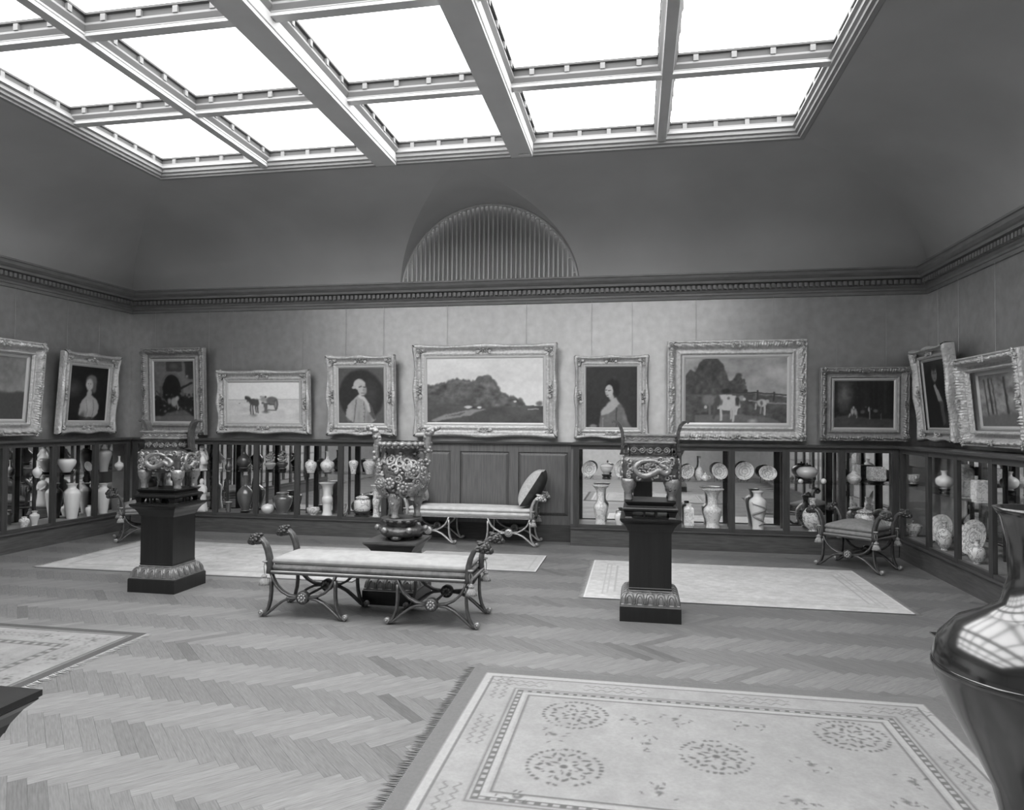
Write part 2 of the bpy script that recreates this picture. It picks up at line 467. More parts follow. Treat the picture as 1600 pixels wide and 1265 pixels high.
obj('arch_moulding', MB().tube([(XC+(LR-0.012)*math.cos(PI*i/48), YB+0.03, 3.2+(LR-0.012)*math.sin(PI*i/48)) for i in range(49)], 0.017, 6), MT['beam'], lun)

# laylight: grid of beams and frosted panes
sky = struct('window_1', 'large gridded skylight of frosted panes set in moulded beams')
GX = [(-5.355, -4.168), (-4.012, -2.827), (-2.512, -1.338), (-1.023, 0.162), (0.318, 1.505)]
GY = [(7.22-1.35*k-1.19, 7.22-1.35*k) for k in range(6)]
ZG = 4.515
X0, X1, Y0, Y1 = GX[0][0], GX[-1][1], GY[-1][0], GY[0][1]
def beam_profile(c, hw, hb, zb):        # half width at glass, half width at bottom
    main = [(c-hb, zb), (c+hb, zb), (c+hb, zb+0.028), (c+hb+0.008, zb+0.034), (c+hw-0.032, 4.385), (c-hw+0.032, 4.385), (c-hb-0.008, zb+0.034), (c-hb, zb+0.028)]
    mould = [(c-hw+0.034, 4.385), (c+hw-0.034, 4.385), (c+hw-0.022, 4.40), (c+hw-0.004, 4.422), (c+hw-0.004, 4.438), (c-hw+0.004, 4.438), (c-hw+0.004, 4.422), (c-hw+0.022, 4.40)]
    frieze = [(c-hw+0.022, 4.438), (c+hw-0.022, 4.438), (c+hw-0.022, 4.492), (c+hw, 4.498), (c+hw, 4.53), (c-hw, 4.53), (c-hw, 4.498), (c-hw+0.022, 4.492)]
    return main, mould, frieze
def swap(mb):                           # x<->y so a prism along y becomes one along x
    mb.v = [(y, x, z) for x, y, z in mb.v]; mb.f = [f[::-1] for f in mb.f]; return mb
def beam(name, c, hw, hb, zb, a, b, alongx=False):
    m, q, fr = beam_profile(c, hw, hb, zb)
    mk = (lambda p: swap(MB().prism(p, a, b))) if alongx else (lambda p: MB().prism(p, a, b))
    o = obj(name, mk(m), MT['beam'], sky)
    obj('moulding', mk(q), MT['beam_l'], o); obj('frieze', mk(fr), MT['beam_d'], o)
for i in range(4):
    c = (GX[i][1]+GX[i+1][0])/2; hw = (GX[i+1][0]-GX[i][1])/2
    if hw > 0.1: beam('main_beam', c, hw, 0.112, 4.272, Y0-0.04, Y1+0.04)
    else: beam('secondary_beam', c, hw, 0.042, 4.335, Y0-0.03, Y1+0.03)
for k in range(5):
    c = (GY[k][0]+GY[k+1][1])/2
    beam('cross_beam', c, 0.08, 0.044, 4.36, X0-0.03, X1+0.03, True)
rim = obj('rim', rect_sweep(MB(), X0, X1, Y0, Y1, [(0.03, 4.385), (0.004, 4.375), (0.004, 4.345), (-0.02, 4.335), (-0.024, 4.315), (-0.05, 4.31), (-0.054, 4.292), (-0.09, 4.288), (-0.10, 4.30), (-0.14, 4.302)]), MT['rim'], sky)
obj('moulding', rect_sweep(MB(), X0, X1, Y0, Y1, [(-0.02, 4.438), (0.012, 4.438), (0.012, 4.42), (0.03, 4.385)]), MT['beam_l'], rim)
obj('frieze', rect_sweep(MB(), X0, X1, Y0, Y1, [(-0.004, 4.53), (-0.004, 4.498), (-0.022, 4.492), (-0.022, 4.438)]), MT['beam_d'], rim)
pane_me = {}
for (a, b) in GX:
    for (c, d) in GY:
        w = round(b-a, 3)
        if w not in pane_me:
            pane_me[w] = mesh_of('pane', MB().box(-w/2-0.003, w/2+0.003, -0.598, 0.598, 0, 0.012), MT['pane'])
        link('pane', pane_me[w], sky, loc=((a+b)/2, (c+d)/2, ZG))
bm = MB()
for (a, b) in GX:
    for (c, d) in GY:
        for k in range(4):
            x = a+(k+0.5)*(b-a)/4; y = c+(k+0.5)*(d-c)/4
            for s, yy in ((1, d), (-1, c)): bm.box(x-0.02, x+0.02, yy-0.004 if s > 0 else yy-0.022, yy+0.022 if s > 0 else yy+0.004, 4.44, 4.49)
            for s, xx in ((1, b), (-1, a)): bm.box(xx-0.004 if s > 0 else xx-0.022, xx+0.022 if s > 0 else xx+0.004, y-0.02, y+0.02, 4.44, 4.49)
tag(obj('bracket_block', bm, MT['block'], sky), kind='stuff')
obj('hook', MB().box(-1.20, -1.09, 7.16, 7.18, 4.255, 4.266).box(-1.152, -1.138, 7.16, 7.18, 4.266, 4.295), MT['white'], sky)

# panelled dado between the back cases
dado = struct('trim_1', 'oak dado of raised panels behind the daybed')
DX0, DX1 = -3.10, -0.80
obj('back_board', MB().box(DX0, DX1, 9.045, YB, 0, 1.235), MT['panel'], dado)
obj('baseboard', MB().box(DX0, DX1, 9.005, 9.045, 0, 0.19).frustum(0, 0, 0, 0, 0, 0).box(DX0, DX1, 9.012, 9.045, 0.19, 0.21), MT['oak_h'], dado)
for a, b in ((DX0, -3.045), (-2.39, -2.262), (-1.612, -1.492), (-0.852, DX1)):
    obj('stile', MB().box(a, b, 9.018, 9.045, 0.211, 1.232), MT['panel'], dado)
for a, b in ((-3.045, -2.39), (-2.262, -1.612), (-1.492, -0.852)):
    obj('rail', MB().box(a, b, 9.024, 9.045, 1.128, 1.232), MT['panel'], dado)
    obj('rail', MB().box(a, b, 9.019, 9.045, 0.211, 0.322), MT['panel'], dado)
    cx, cz = (a+b)/2, 0.725; w, h = (b-a)/2-0.002, 0.40
    p = MB().add([(cx-w,9.043,cz-h),(cx+w,9.043,cz-h),(cx+w,9.043,cz+h),(cx-w,9.043,cz+h),(cx-w+.038,9.016,cz-h+.038),(cx+w-.038,9.016,cz-h+.038),(cx+w-.038,9.016,cz+h-.038),(cx-w+.038,9.016,cz+h-.038)],
                 [(4,5,6,7),(0,1,5,4),(1,2,6,5),(2,3,7,6),(3,0,4,7)])
    obj('panel', p, MT['panel'], dado)
obj('cap', MB().box(DX0, DX1, 8.985, YB, 1.236, 1.258).box(DX0, DX1, 9.0, 9.045, 1.22, 1.235), MT['oak_h'], dado)
# ------------------------------------------------------------------ display cases (local: x along, y into the wall, front at y=0)
def display_case(label, loc, rotz, L0, L1, stiles, depth, endcaps=(), shelf_skip=()):
    t = thing('display_case', label, 'display case', loc, rotz)
    D = depth
    obj('plinth', MB().box(L0, L1, -0.012, D, 0, 0.205), MT['plinth'], t)
    obj('base_moulding', MB().box(L0, L1, -0.03, D, 0.206, 0.224), MT['oak_l'] if 'oak_l' in MT else MT['oak_h'], t)
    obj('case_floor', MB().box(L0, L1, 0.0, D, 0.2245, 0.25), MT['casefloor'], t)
    obj('bottom_rail', MB().box(L0, L1, -0.006, 0.03, 0.225, 0.262), MT['oak_h'], t)
    obj('top_rail', MB().box(L0, L1, -0.006, 0.03, 1.182, 1.225), MT['oak_h'], t)
    obj('case_top', MB().box(L0, L1, 0.0, D, 1.2255, 1.236), MT['oak_h'], t)
    obj('ledge', MB().box(L0, L1, -0.035, D, 1.2365, 1.262).box(L0, L1, -0.018, 0.0, 1.222, 1.236), MT['oak_h'], t)
    obj('mirror_back', MB().box(L0, L1, D-0.012, D-0.001, 0.2505, 1.2245), MT['mirror'], t)
    for s in stiles:
        obj('stile', MB().box(s-0.036, s+0.036, -0.008, 0.03, 0.226, 1.221), MT['oak'], t)
    edges = [L0]+[s for s in stiles if L0+0.1 < s < L1-0.1]+[L1]
    for a, b in zip(edges[:-1], edges[1:]):
        obj('glass_door', MB().box(a+0.03, b-0.03, 0.010, 0.014, 0.255, 1.19), MT['glass'], t)
        sh = obj('shelf', MB().box(a+0.004, b-0.004, 0.045, D-0.02, 0.806, 0.814), MT['shelfglass'], t)
    for s in stiles:
        if L0+0.1 < s < L1-0.1:
            st = obj('shelf_standard', MB().box(s-0.012, s+0.012, D-0.03, D-0.014, 0.2505, 1.2), MT['oak'], t)
    for e in endcaps:
        obj('end_panel', MB().box(min(e), max(e), -0.004, D, 0.206, 1.222), MT['panel'], t)
    return t

CF = 8.785         # front plane of the back cases
CD = YB-0.002-CF
case_bl = display_case('long glazed oak case under the horse cart painting', (0, CF, 0), 0, -6.905, -3.105, [-6.86, -6.235, -5.63, -5.027, -4.43, -3.818, -3.215], CD, endcaps=((-3.15, -3.105),))
case_br = display_case('long glazed oak case under the cow painting', (0, CF, 0), 0, -0.795, 2.925, [-0.73, -0.11, 0.495, 1.11, 1.722, 2.33, 2.895], CD, endcaps=((-0.795, -0.75),))
LF, RF = -6.915, 2.935
# left wall: local x -> +Y ; right wall: local x -> -Y
case_l = display_case('glazed oak case of plain white porcelain under the lady portrait', (LF, 0, 0), PI/2, 3.0, CF-0.04, [3.03, 3.36, 4.04, 4.72, 5.4, 6.08, 6.76, 7.44, 8.12, 8.71], LF-XL-0.002)
case_r = display_case('glazed oak case of patterned dishes under the gentleman portrait', (RF, 0, 0), -PI/2, -(CF-0.04), -3.0, [-8.70, -7.985, -7.32, -6.655, -5.99, -5.325, -4.66, -3.995, -3.33, -3.03], XR-RF-0.002)
# stub fronts where the runs meet
for nm, x0, x1 in (('trim_2', XL+0.002, LF-0.012), ('trim_3', RF+0.012, XR-0.002)):
    tag(obj(nm, MB().box(x0, x1, CF-0.036, YB-0.003, 1.2366, 1.2615).box(x0, x1, CF-0.036, YB-0.003, 0, 0.22), MT['oak_h']), 'dark oak corner filling between two glazed cases', kind='structure')
# ------------------------------------------------------------------ small raster painter (numpy) for paintings and rugs
def lin(v): return np.where(v <= 0.04045, v/12.92, ((np.clip(v, 0, 1)+0.055)/1.055)**2.4)
def fbm(h, w, cells, seed, octs=4, sx=1.0):
    r = np.random.RandomState(seed); out = np.zeros((h, w)); amp = 1.0; tot = 0
    for o in range(octs):
        cy, cx = max(2, int(cells*2**o)), max(2, int(cells*2**o*sx*w/h))
        g = r.rand(cy+2, cx+2)
        yy = np.linspace(0, cy, h); xx = np.linspace(0, cx, w)
        y0 = yy.astype(int); x0 = xx.astype(int); fy = (yy-y0)[:, None]; fx = (xx-x0)[None, :]
        fy = fy*fy*(3-2*fy); fx = fx*fx*(3-2*fx)
        a = g[y0][:, x0]; b = g[y0][:, x0+1]; c = g[y0+1][:, x0]; d = g[y0+1][:, x0+1]
        out += amp*((a*(1-fx)+b*fx)*(1-fy)+(c*(1-fx)+d*fx)*fy); tot += amp; amp *= 0.55
    return out/tot
class Pic:
    def __init__(s, w, h, asp, v=0.2):
        s.w, s.h = w, h; s.P = np.full((h, w), float(v)); s.asp = asp
        s.u, s.v = np.meshgrid((np.arange(w)+0.5)/w, (np.arange(h)+0.5)/h)      # u right, v down
    def mix(s, m, val): s.P = s.P*(1-m)+val*m
    def ell(s, cx, cy, rx, ry, val, soft=0.25, rot=0.0, a=1.0):
        du = (s.u-cx)*s.asp; dv = s.v-cy; c, n = math.cos(rot), math.sin(rot)
        x = (du*c+dv*n)/(rx*s.asp); y = (-du*n+dv*c)/ry
        s.mix(a*np.clip((1-np.sqrt(x*x+y*y))/soft, 0, 1), val)
    def poly(s, pts, val, blur=1, a=1.0):
        m = np.zeros_like(s.P); n = len(pts)
        ins = np.zeros_like(s.P, bool)
        for i in range(n):
            (x0, y0), (x1, y1) = pts[i], pts[(i+1) % n]
            if y0 == y1: continue
            ins ^= ((s.v > y0) != (s.v > y1)) & (s.u < (x1-x0)*(s.v-y0)/(y1-y0)+x0)
        m = s.soften(ins.astype(float), blur)
        s.mix(a*m, val)
    def soften(s, m, k):
        for _ in range(k):
            p = np.pad(m, 1, mode='edge')
            m = (p[:-2, 1:-1]+p[2:, 1:-1]+p[1:-1, :-2]+p[1:-1, 2:]+4*p[1:-1, 1:-1])/8
        return m
    def line(s, pts, wd, val, a=1.0):
        for (x0, y0), (x1, y1) in zip(pts[:-1], pts[1:]):
            dx, dy = (x1-x0)*s.asp, y1-y0; L = dx*dx+dy*dy+1e-9
            t = np.clip(((s.u-x0)*s.asp*dx+(s.v-y0)*dy)/L, 0, 1)
            d = np.hypot((s.u-x0)*s.asp-t*dx, s.v-y0-t*dy)
            s.mix(a*np.clip((wd-d)/(wd*0.5)+0.3, 0, 1), val)
    def finish(s, seed, amp=0.014, brush=0.025):
        a = (fbm(s.h, s.w, 9, seed, 3)-0.5)*2*amp; b = (fbm(s.h, s.w, 9, seed+50, 3)-0.5)*2*amp
        x = np.clip((s.u+a/s.asp)*s.w-0.5, 0, s.w-1.001); y = np.clip((s.v+b)*s.h-0.5, 0, s.h-1.001)
        x0 = x.astype(int); y0 = y.astype(int); fx = x-x0; fy = y-y0; Q = s.P
        s.P = (Q[y0, x0]*(1-fx)+Q[y0, x0+1]*fx)*(1-fy)+(Q[y0+1, x0]*(1-fx)+Q[y0+1, x0+1]*fx)*fy
        s.P += (fbm(s.h, s.w, 26, seed+9, 2)-0.5)*2*brush
        return s
    def noise(s, cells, amp, seed, sx=1.0, mask=None):
        n = (fbm(s.h, s.w, cells, seed, 4, sx)-0.5)*2*amp
        s.P = s.P+(n if mask is None else n*mask)
def canvas_mesh(name, pic, W, H, y, m, flatz=False, gain=1.0):
    nu, nv = pic.w, pic.h
    xs = np.linspace(-W/2, W/2, nu); zs = np.linspace(H/2, -H/2, nv)
    X, Z = np.meshgrid(xs, zs)
    V = np.stack([X, np.full_like(X, y), Z], -1).reshape(-1, 3)
    idx = np.arange(nu*nv).reshape(nv, nu)
    q = np.stack([idx[1:, :-1], idx[1:, 1:], idx[:-1, 1:], idx[:-1, :-1]], -1).reshape(-1, 4)
    if flatz: V = np.stack([V[:, 0], V[:, 2], np.full(len(V), y)], -1)
    me = bpy.data.meshes.new(name)
    me.vertices.add(len(V)); me.vertices.foreach_set('co', V.ravel())
    me.loops.add(q.size); me.loops.foreach_set('vertex_index', q.ravel().astype(np.int32))
    me.polygons.add(len(q)); me.polygons.foreach_set('loop_start', np.arange(0, q.size, 4, dtype=np.int32))
    me.update(calc_edges=True); me.validate()
    me.materials.append(m)
    colour_attr(me, lin(np.clip(pic.P*gain, 0.015, 0.97)).ravel())
    return me

# ------------------------------------------------------------------ rugs
def rug(name, label, box, pic, fr=None, dark=False, thick=0.010, gain=0.9):
    x0, x1, y0, y1 = box
    t = thing(name, label, 'rug', ((x0+x1)/2, (y0+y1)/2, 0.0005))
    W, H = x1-x0, y1-y0
    obj('backing', MB().box(-W/2, W/2, -H/2, H/2, 0, thick-0.001), MT['fringe_d'], t)
    link('pile', canvas_mesh('pile', pic, W-0.004, H-0.004, thick, MT['rug'], True, gain), t)
    if fr:
        for side in fr:
            r = random.Random(hash(label) % 999 if False else len(label)); mb = MB(); n = int((H if side in 'lr' else W)/0.014)
            for i in range(n):
                s = -1 if side in 'lb' else 1
                L = r.uniform(0.045, 0.075); k = r.uniform(-0.015, 0.015)
                if side in 'lr':
                    y = -H/2+(i+0.5)*H/n; a = s*W/2
                    mb.add([(a-s*0.004, y-0.0045, 0.009), (a-s*0.004, y+0.0045, 0.009), (a+s*L, y+k, 0.003), (a-s*0.004, y, 0.0)], [(0, 1, 2), (0, 2, 3), (1, 3, 2)])
                else:
                    x = -W/2+(i+0.5)*W/n; a = s*H/2
                    mb.add([(x-0.0045, a-s*0.004, 0.009), (x+0.0045, a-s*0.004, 0.009), (x+k, a+s*L, 0.003), (x, a-s*0.004, 0.0)], [(0, 1, 2), (0, 2, 3), (1, 3, 2)])
            tag(obj('fringe', mb, MT['fringe_d'] if dark else MT['fringe'], t), kind='stuff')
    return t

def border_lines(p, W, H, lines):
    """lines: (distance from edge, half width, value, dash period or 0)"""
    X = p.u*W; Y = p.v*H
    d = np.minimum(np.minimum(X, W-X), np.minimum(Y, H-Y))
    horiz = np.minimum(Y, H-Y) < np.minimum(X, W-X)
    s = np.where(horiz, X, Y)
    for dist, hw, val, per in lines:
        m = np.clip((hw-np.abs(d-dist))/0.004+0.5, 0, 1)
        if per: m = m*np.clip((np.sin(2*PI*s/per)+0.15)*4, 0, 1)
        p.mix(m, val)
    return d
def medallion(p, W, H, cx, cy, r, seed, val=0.42):
    X = p.u*W-cx; Y = p.v*H-cy; rr = np.hypot(X, Y)/r; th = np.arctan2(Y, X)
    m = (np.abs(rr-0.95) < 0.05)*(np.sin(th*34) > -0.2)
    m = m+(np.abs(rr-0.66-0.07*np.sin(th*9)) < 0.055)*(np.sin(th*18+1) > -0.5)
    m = m+(np.abs(rr-0.34-0.1*np.sin(th*6)) < 0.07)*(np.sin(th*12) > -0.4)+(rr < 0.1)
    n = fbm(p.h, p.w, 60, seed, 1)
    m = np.clip(m, 0, 1)*(n > 0.32)
    p.mix(p.soften(m.astype(float), 1)*0.75, val)
def sprig(p, W, H, cx, cy, s, seed, val=0.5):
    r = random.Random(seed)
    for k in range(9):
        a = r.uniform(0, 2*PI); q = s*r.uniform(0.2, 1)
        p.ell((cx+q*math.cos(a))/W, (cy+q*math.sin(a))/H, 0.018/W, 0.007/H, val, 0.6, r.uniform(0, 3), 0.7)
    p.ell(cx/W, cy/H, 0.022/W, 0.018/H, val-0.06, 0.6, 0, 0.6)
def scrolls(p, W, H, pts, val=0.5):
    for (cx, cy, ang) in pts:
        c, n = math.cos(ang), math.sin(ang)
        for sgn in (-1, 1):
            path = []
            for k in range(40):
                q = -0.17+0.34*k/39; o = sgn*(0.026+0.012*math.sin(q*110))
                path.append(((cx+q*c-o*n)/W, (cy+q*n+o*c)/H))
            p.line(path, 0.005/H, val+0.08, 0.45)
# front rug: x -0.965..1.60, far edge y 4.275
bx = RUGS['front']; W, H = bx[1]-bx[0], bx[3]-bx[2]
p = Pic(380, 270, W/H, 0.80); p.noise(7, 0.05, 3); p.noise(30, 0.04, 4)
border_lines(p, W, H, [(0.045, 0.046, 0.60, 0), (0.115, 0.02, 0.86, 0), (0.143, 0.006, 0.6, 0), (0.30, 0.006, 0.62, 0), (0.335, 0.016, 0.55, 0), (0.335, 0.009, 0.82, 0.05), (0.362, 0.012, 0.86, 0), (0.39, 0.005, 0.58, 0)])
for cx, cy, r in ((0.66, 0.60, 0.17), (1.98, 0.58, 0.17), (1.32, 0.93, 0.165), (0.66, 1.16, 0.17), (1.98, 1.55, 0.17), (0.66, 2.0, 0.17), (1.32, 2.4, 0.17)):
    medallion(p, W, H, cx, cy, r, int(cx*100))
for i, (cx, cy) in enumerate(((1.02, 0.86), (1.72, 0.93), (1.5, 0.56), (1.16, 0.55), (2.1, 1.0), (0.58, 0.85), (1.06, 1.3), (1.6, 1.25), (2.02, 1.18), (0.5, 1.45), (1.3, 1.7), (0.95, 0.6))):
    sprig(p, W, H, cx, cy, 0.09, i)
scrolls(p, W, H, [(0.85, 0.22, 0), (1.6, 0.22, 0), (0.3, 0.22, 0), (2.3, 0.22, 0), (0.22, 0.85, PI/2), (0.22, 1.55, PI/2), (2.34, 0.9, PI/2), (0.22, 0.3, PI/2), (2.34, 0.35, PI/2)])
rug('area_rug', 'large pale rug with round floral medallions and a dashed border', bx, p, 'l', dark=True, gain=0.745)
# left rug, mostly cut by the frame
bx = RUGS['left']; W, H = bx[1]-bx[0], bx[3]-bx[2]
p = Pic(230, 300, W/H, 0.70); p.noise(7, 0.05, 13); p.noise(30, 0.05, 14)
border_lines(p, W, H, [(0.03, 0.035, 0.42, 0), (0.085, 0.012, 0.5, 0), (0.36, 0.02, 0.48, 0.07), (0.335, 0.006, 0.5, 0), (0.385, 0.006, 0.5, 0)])
for i, (cx, cy) in enumerate(((1.98, 0.22), (1.6, 0.2), (1.2, 0.2), (2.03, 0.6), (2.03, 0.95), (2.03, 1.3), (1.8, 0.25))):
    sprig(p, W, H, cx, cy, 0.14, i+30, 0.42); sprig(p, W, H, cx, cy, 0.08, i+60, 0.45)
scrolls(p, W, H, [(2.02, 0.45, PI/2), (2.02, 1.1, PI/2), (1.4, 0.2, 0)], 0.45)
for i in range(5): sprig(p, W, H, 1.35+0.1*i, 0.62+0.03*i, 0.12, 90+i, 0.45)
rug('area_rug', 'flower bordered rug with a white fringe and dark edge band', bx, p, 'r', gain=0.8)
# pale plain rugs along the back
bx = RUGS['back']; W, H = bx[1]-bx[0], bx[3]-bx[2]
p = Pic(260, 130, W/H, 0.80); p.noise(8, 0.08, 21, 0.6); p.noise(25, 0.07, 22)
border_lines(p, W, H, [(0.03, 0.01, 0.7, 0), (0.22, 0.008, 0.68, 0)])
for i in range(26):
    r = random.Random(i); sprig(p, W, H, r.uniform(0.2, W-0.2), r.uniform(0.2, H-0.2), 0.12, i, 0.68)
t = rug('area_rug', 'long faded cream rug under the dragon censer pedestal', bx, p, 'l'); t.rotation_euler = (0, 0, 0.015)
bx = RUGS['bed']; W, H = bx[1]-bx[0], bx[3]-bx[2]
p = Pic(140, 90, W/H, 0.80); p.noise(10, 0.06, 31); border_lines(p, W, H, [(0.012, 0.012, 0.9, 0), (0.1, 0.006, 0.74, 0)])
rug('area_rug', 'small plain cream mat before the cushioned daybed', bx, p)
bx = RUGS['right']; W, H = bx[1]-bx[0], bx[3]-bx[2]
p = Pic(290, 180, W/H, 0.79); p.noise(9, 0.05, 41); p.noise(60, 0.07, 42, 0.5)
X = p.u*W; lz = np.abs(((X*1.0+p.v*H*0.6)*9) % 1-0.5)+np.abs(((X*1.0-p.v*H*0.6)*9) % 1-0.5)
p.P += (np.clip(lz, 0, 1)-0.5)*0.025
border_lines(p, W, H, [(0.16, 0.006, 0.70, 0), (0.20, 0.006, 0.72, 0), (0.26, 0.008, 0.70, 0), (0.012, 0.008, 0.86, 0)])
rug('area_rug', 'cream woven rug with fringed ends spread before the velvet stool', bx, p, 'lr', gain=0.98)
W, H = 1.2, 2.6
p = Pic(120, 240, W/H, 0.42); p.noise(20, 0.12, 51); border_lines(p, W, H, [(0.02, 0.022, 0.22, 0), (0.10, 0.02, 0.25, 0.06), (0.16, 0.01, 0.6, 0)])
rug('area_rug', 'dark patterned rug whose corner shows behind the bronze vase', (2.085, 2.9, 3.06, 5.66), p)

# ------------------------------------------------------------------ pedestals
def pedestal(label, cx, cy, top, h=0.2285, cap='ped'):
    t = thing('pedestal', label, 'pedestal', (cx, cy, 0))
    obj('plinth', MB().square([(h, 0), (h, 0.112), (h-0.006, 0.118)]), MT['ped'], t)
    pr = [(h-0.008, 0.1185), (h-0.008, 0.128)]
    for k in range(9):
        a = PI/2*k/8; pr.append((h-0.012-0.052*(1-math.cos(a)), 0.132+0.078*math.sin(a)))
    pr += [(h-0.062, 0.222), (h-0.066, 0.2255)]
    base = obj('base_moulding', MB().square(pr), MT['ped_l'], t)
    lf = MB()                                            # carved leaf row on the moulding
    for sd in range(4):
        c, s = [(1, 0), (0, 1), (-1, 0), (0, -1)][sd]
        for k in range(5):
            u = (k-2)*0.078
            for rr, dz in ((0.036, 0.0), (0.022, 0.0)):
                path = []
                for q in range(9):
                    a = PI*q/8; x = u+rr*math.cos(a); v = math.sin(a)*(rr/0.036)
                    o = h-0.010-0.052*(1-math.cos(PI/2*min(1, v*0.95)))*1.0; z = 0.134+0.076*math.sin(PI/2*min(1, v*0.95))
                    n = -o-0.002
                    path.append((x*c-n*s, x*s+n*c, z))
                lf.tube(path, 0.006, 4)
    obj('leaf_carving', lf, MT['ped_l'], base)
    obj('shaft', MB().square([(h-0.069, 0.226), (h-0.066, 0.24), (h-0.069, 0.245), (h-0.069, top-0.115), (h-0.06, top-0.098)]), MT['ped'], t)
    obj('cap', MB().square([(h-0.058, top-0.0975), (h-0.05, top-0.075), (h-0.03, top-0.045), (h-0.006, top-0.024), (h-0.006, top-0.02), (h, top-0.016), (h, top)]), MT[cap], t)
    return t
PY = 5.735
PED = {'L': (-4.15, 5.765, 0.768), 'C': (-1.992, 5.80, 0.512), 'R': (0.105, PY, 0.778)}
pedestal('dark square pedestal under the dragon censer by the cream rug', *PED['L'])
pedestal('low dark pedestal under the round censer behind the bench', *PED['C'], cap='ped_cap')
pedestal('dark square pedestal under the dragon censer before the plate case', *PED['R'])
pedestal('dark square pedestal whose top corner juts in by the flower bordered rug', -1.81, 1.45, 0.77)

# ------------------------------------------------------------------ carved stands and dragon censers
def box_stand(label, cx, cy, z, hw, ht):
    t = thing('censer_stand', label, 'stand', (cx, cy, z))
    obj('top_slab', MB().square([(hw-0.022, ht-0.042), (hw-0.03, ht-0.032), (hw-0.01, ht-0.006), (hw-0.008, ht)]), MT['stand'], t)
    obj('frame', MB().square([(hw-0.004, ht-0.078), (hw+0.006, ht-0.068), (hw+0.006, ht-0.055), (hw-0.004, ht-0.046), (hw-0.02, ht-0.043)]), MT['stand'], t)
    for sx in (-1, 1):
        for sy in (-1, 1):
            obj('leg', MB().square([(0.030, 0.0), (0.022, 0.012), (0.026, 0.03), (0.034, ht-0.079)], (sx*(hw-0.036), sy*(hw-0.036), 0)), MT['stand'], t)
    for c, s in ((1, 0), (0, 1), (-1, 0), (0, -1)):
        for u in (-0.045, 0.045):
            n = -(hw-0.02)
            a = (u*c-n*s, u*s+n*c)
            obj('apron_scroll', MB().box(a[0]-0.008, a[0]+0.008, a[1]-0.008, a[1]+0.008, 0.008, ht-0.079), MT['stand'], t)
    obj('floor_rail', MB().square([(hw-0.012, 0.0005), (hw-0.012, 0.009)]), MT['stand'], t)
    return t

def spiral(c, r0, turns, n, a0=0.0, sgn=1, r1=0.15):
    return [(c[0]+r0*(1-(1-r1)*k/n)*math.cos(a0+sgn*2*PI*turns*k/n), c[1]+r0*(1-(1-r1)*k/n)*math.sin(a0+sgn*2*PI*turns*k/n)) for k in range(n+1)]

def face_relief(mb, w, zc, h, rnd):
    """dragon with clouds on a face: local u (across), z, raised toward -n; returns list of (tube path (u,z,lift), radius)"""
    out = []
    # S-curved dragon body
    pts = []
    key = [(0.20, 0.30), (0.02, 0.40), (-0.18, 0.34), (-0.30, 0.10), (-0.26, -0.18), (-0.10, -0.32), (0.06, -0.20), (0.18, -0.06), (0.30, -0.20), (0.38, -0.05), (0.30, 0.12), (0.20, 0.24), (0.30, 0.36), (0.42, 0.30)]
    for i in range(len(key)-1):
        p0, p1, p2, p3 = key[max(i-1, 0)], key[i], key[i+1], key[min(i+2, len(key)-1)]
        for k in range(5):
            t = k/5
            f = lambda a, b, c, d: 0.5*((2*b)+(-a+c)*t+(2*a-5*b+4*c-d)*t*t+(-a+3*b-3*c+d)*t**3)
            pts.append((f(p0[0], p1[0], p2[0], p3[0])*w, zc+f(p0[1], p1[1], p2[1], p3[1])*h))
    n = len(pts)
    out.append((pts, [0.011+0.014*math.sin(PI*min(1, i/n*1.1)) for i in range(n)]))
    for _ in range(40):
        u, z = rnd.uniform(-0.46, 0.46)*w, zc+rnd.uniform(-0.45, 0.45)*h
        out.append((spiral((u, z), rnd.uniform(0.016, 0.03), rnd.uniform(0.8, 1.5), 12, rnd.uniform(0, 6), rnd.choice((-1, 1))), 0.0085))
    return out

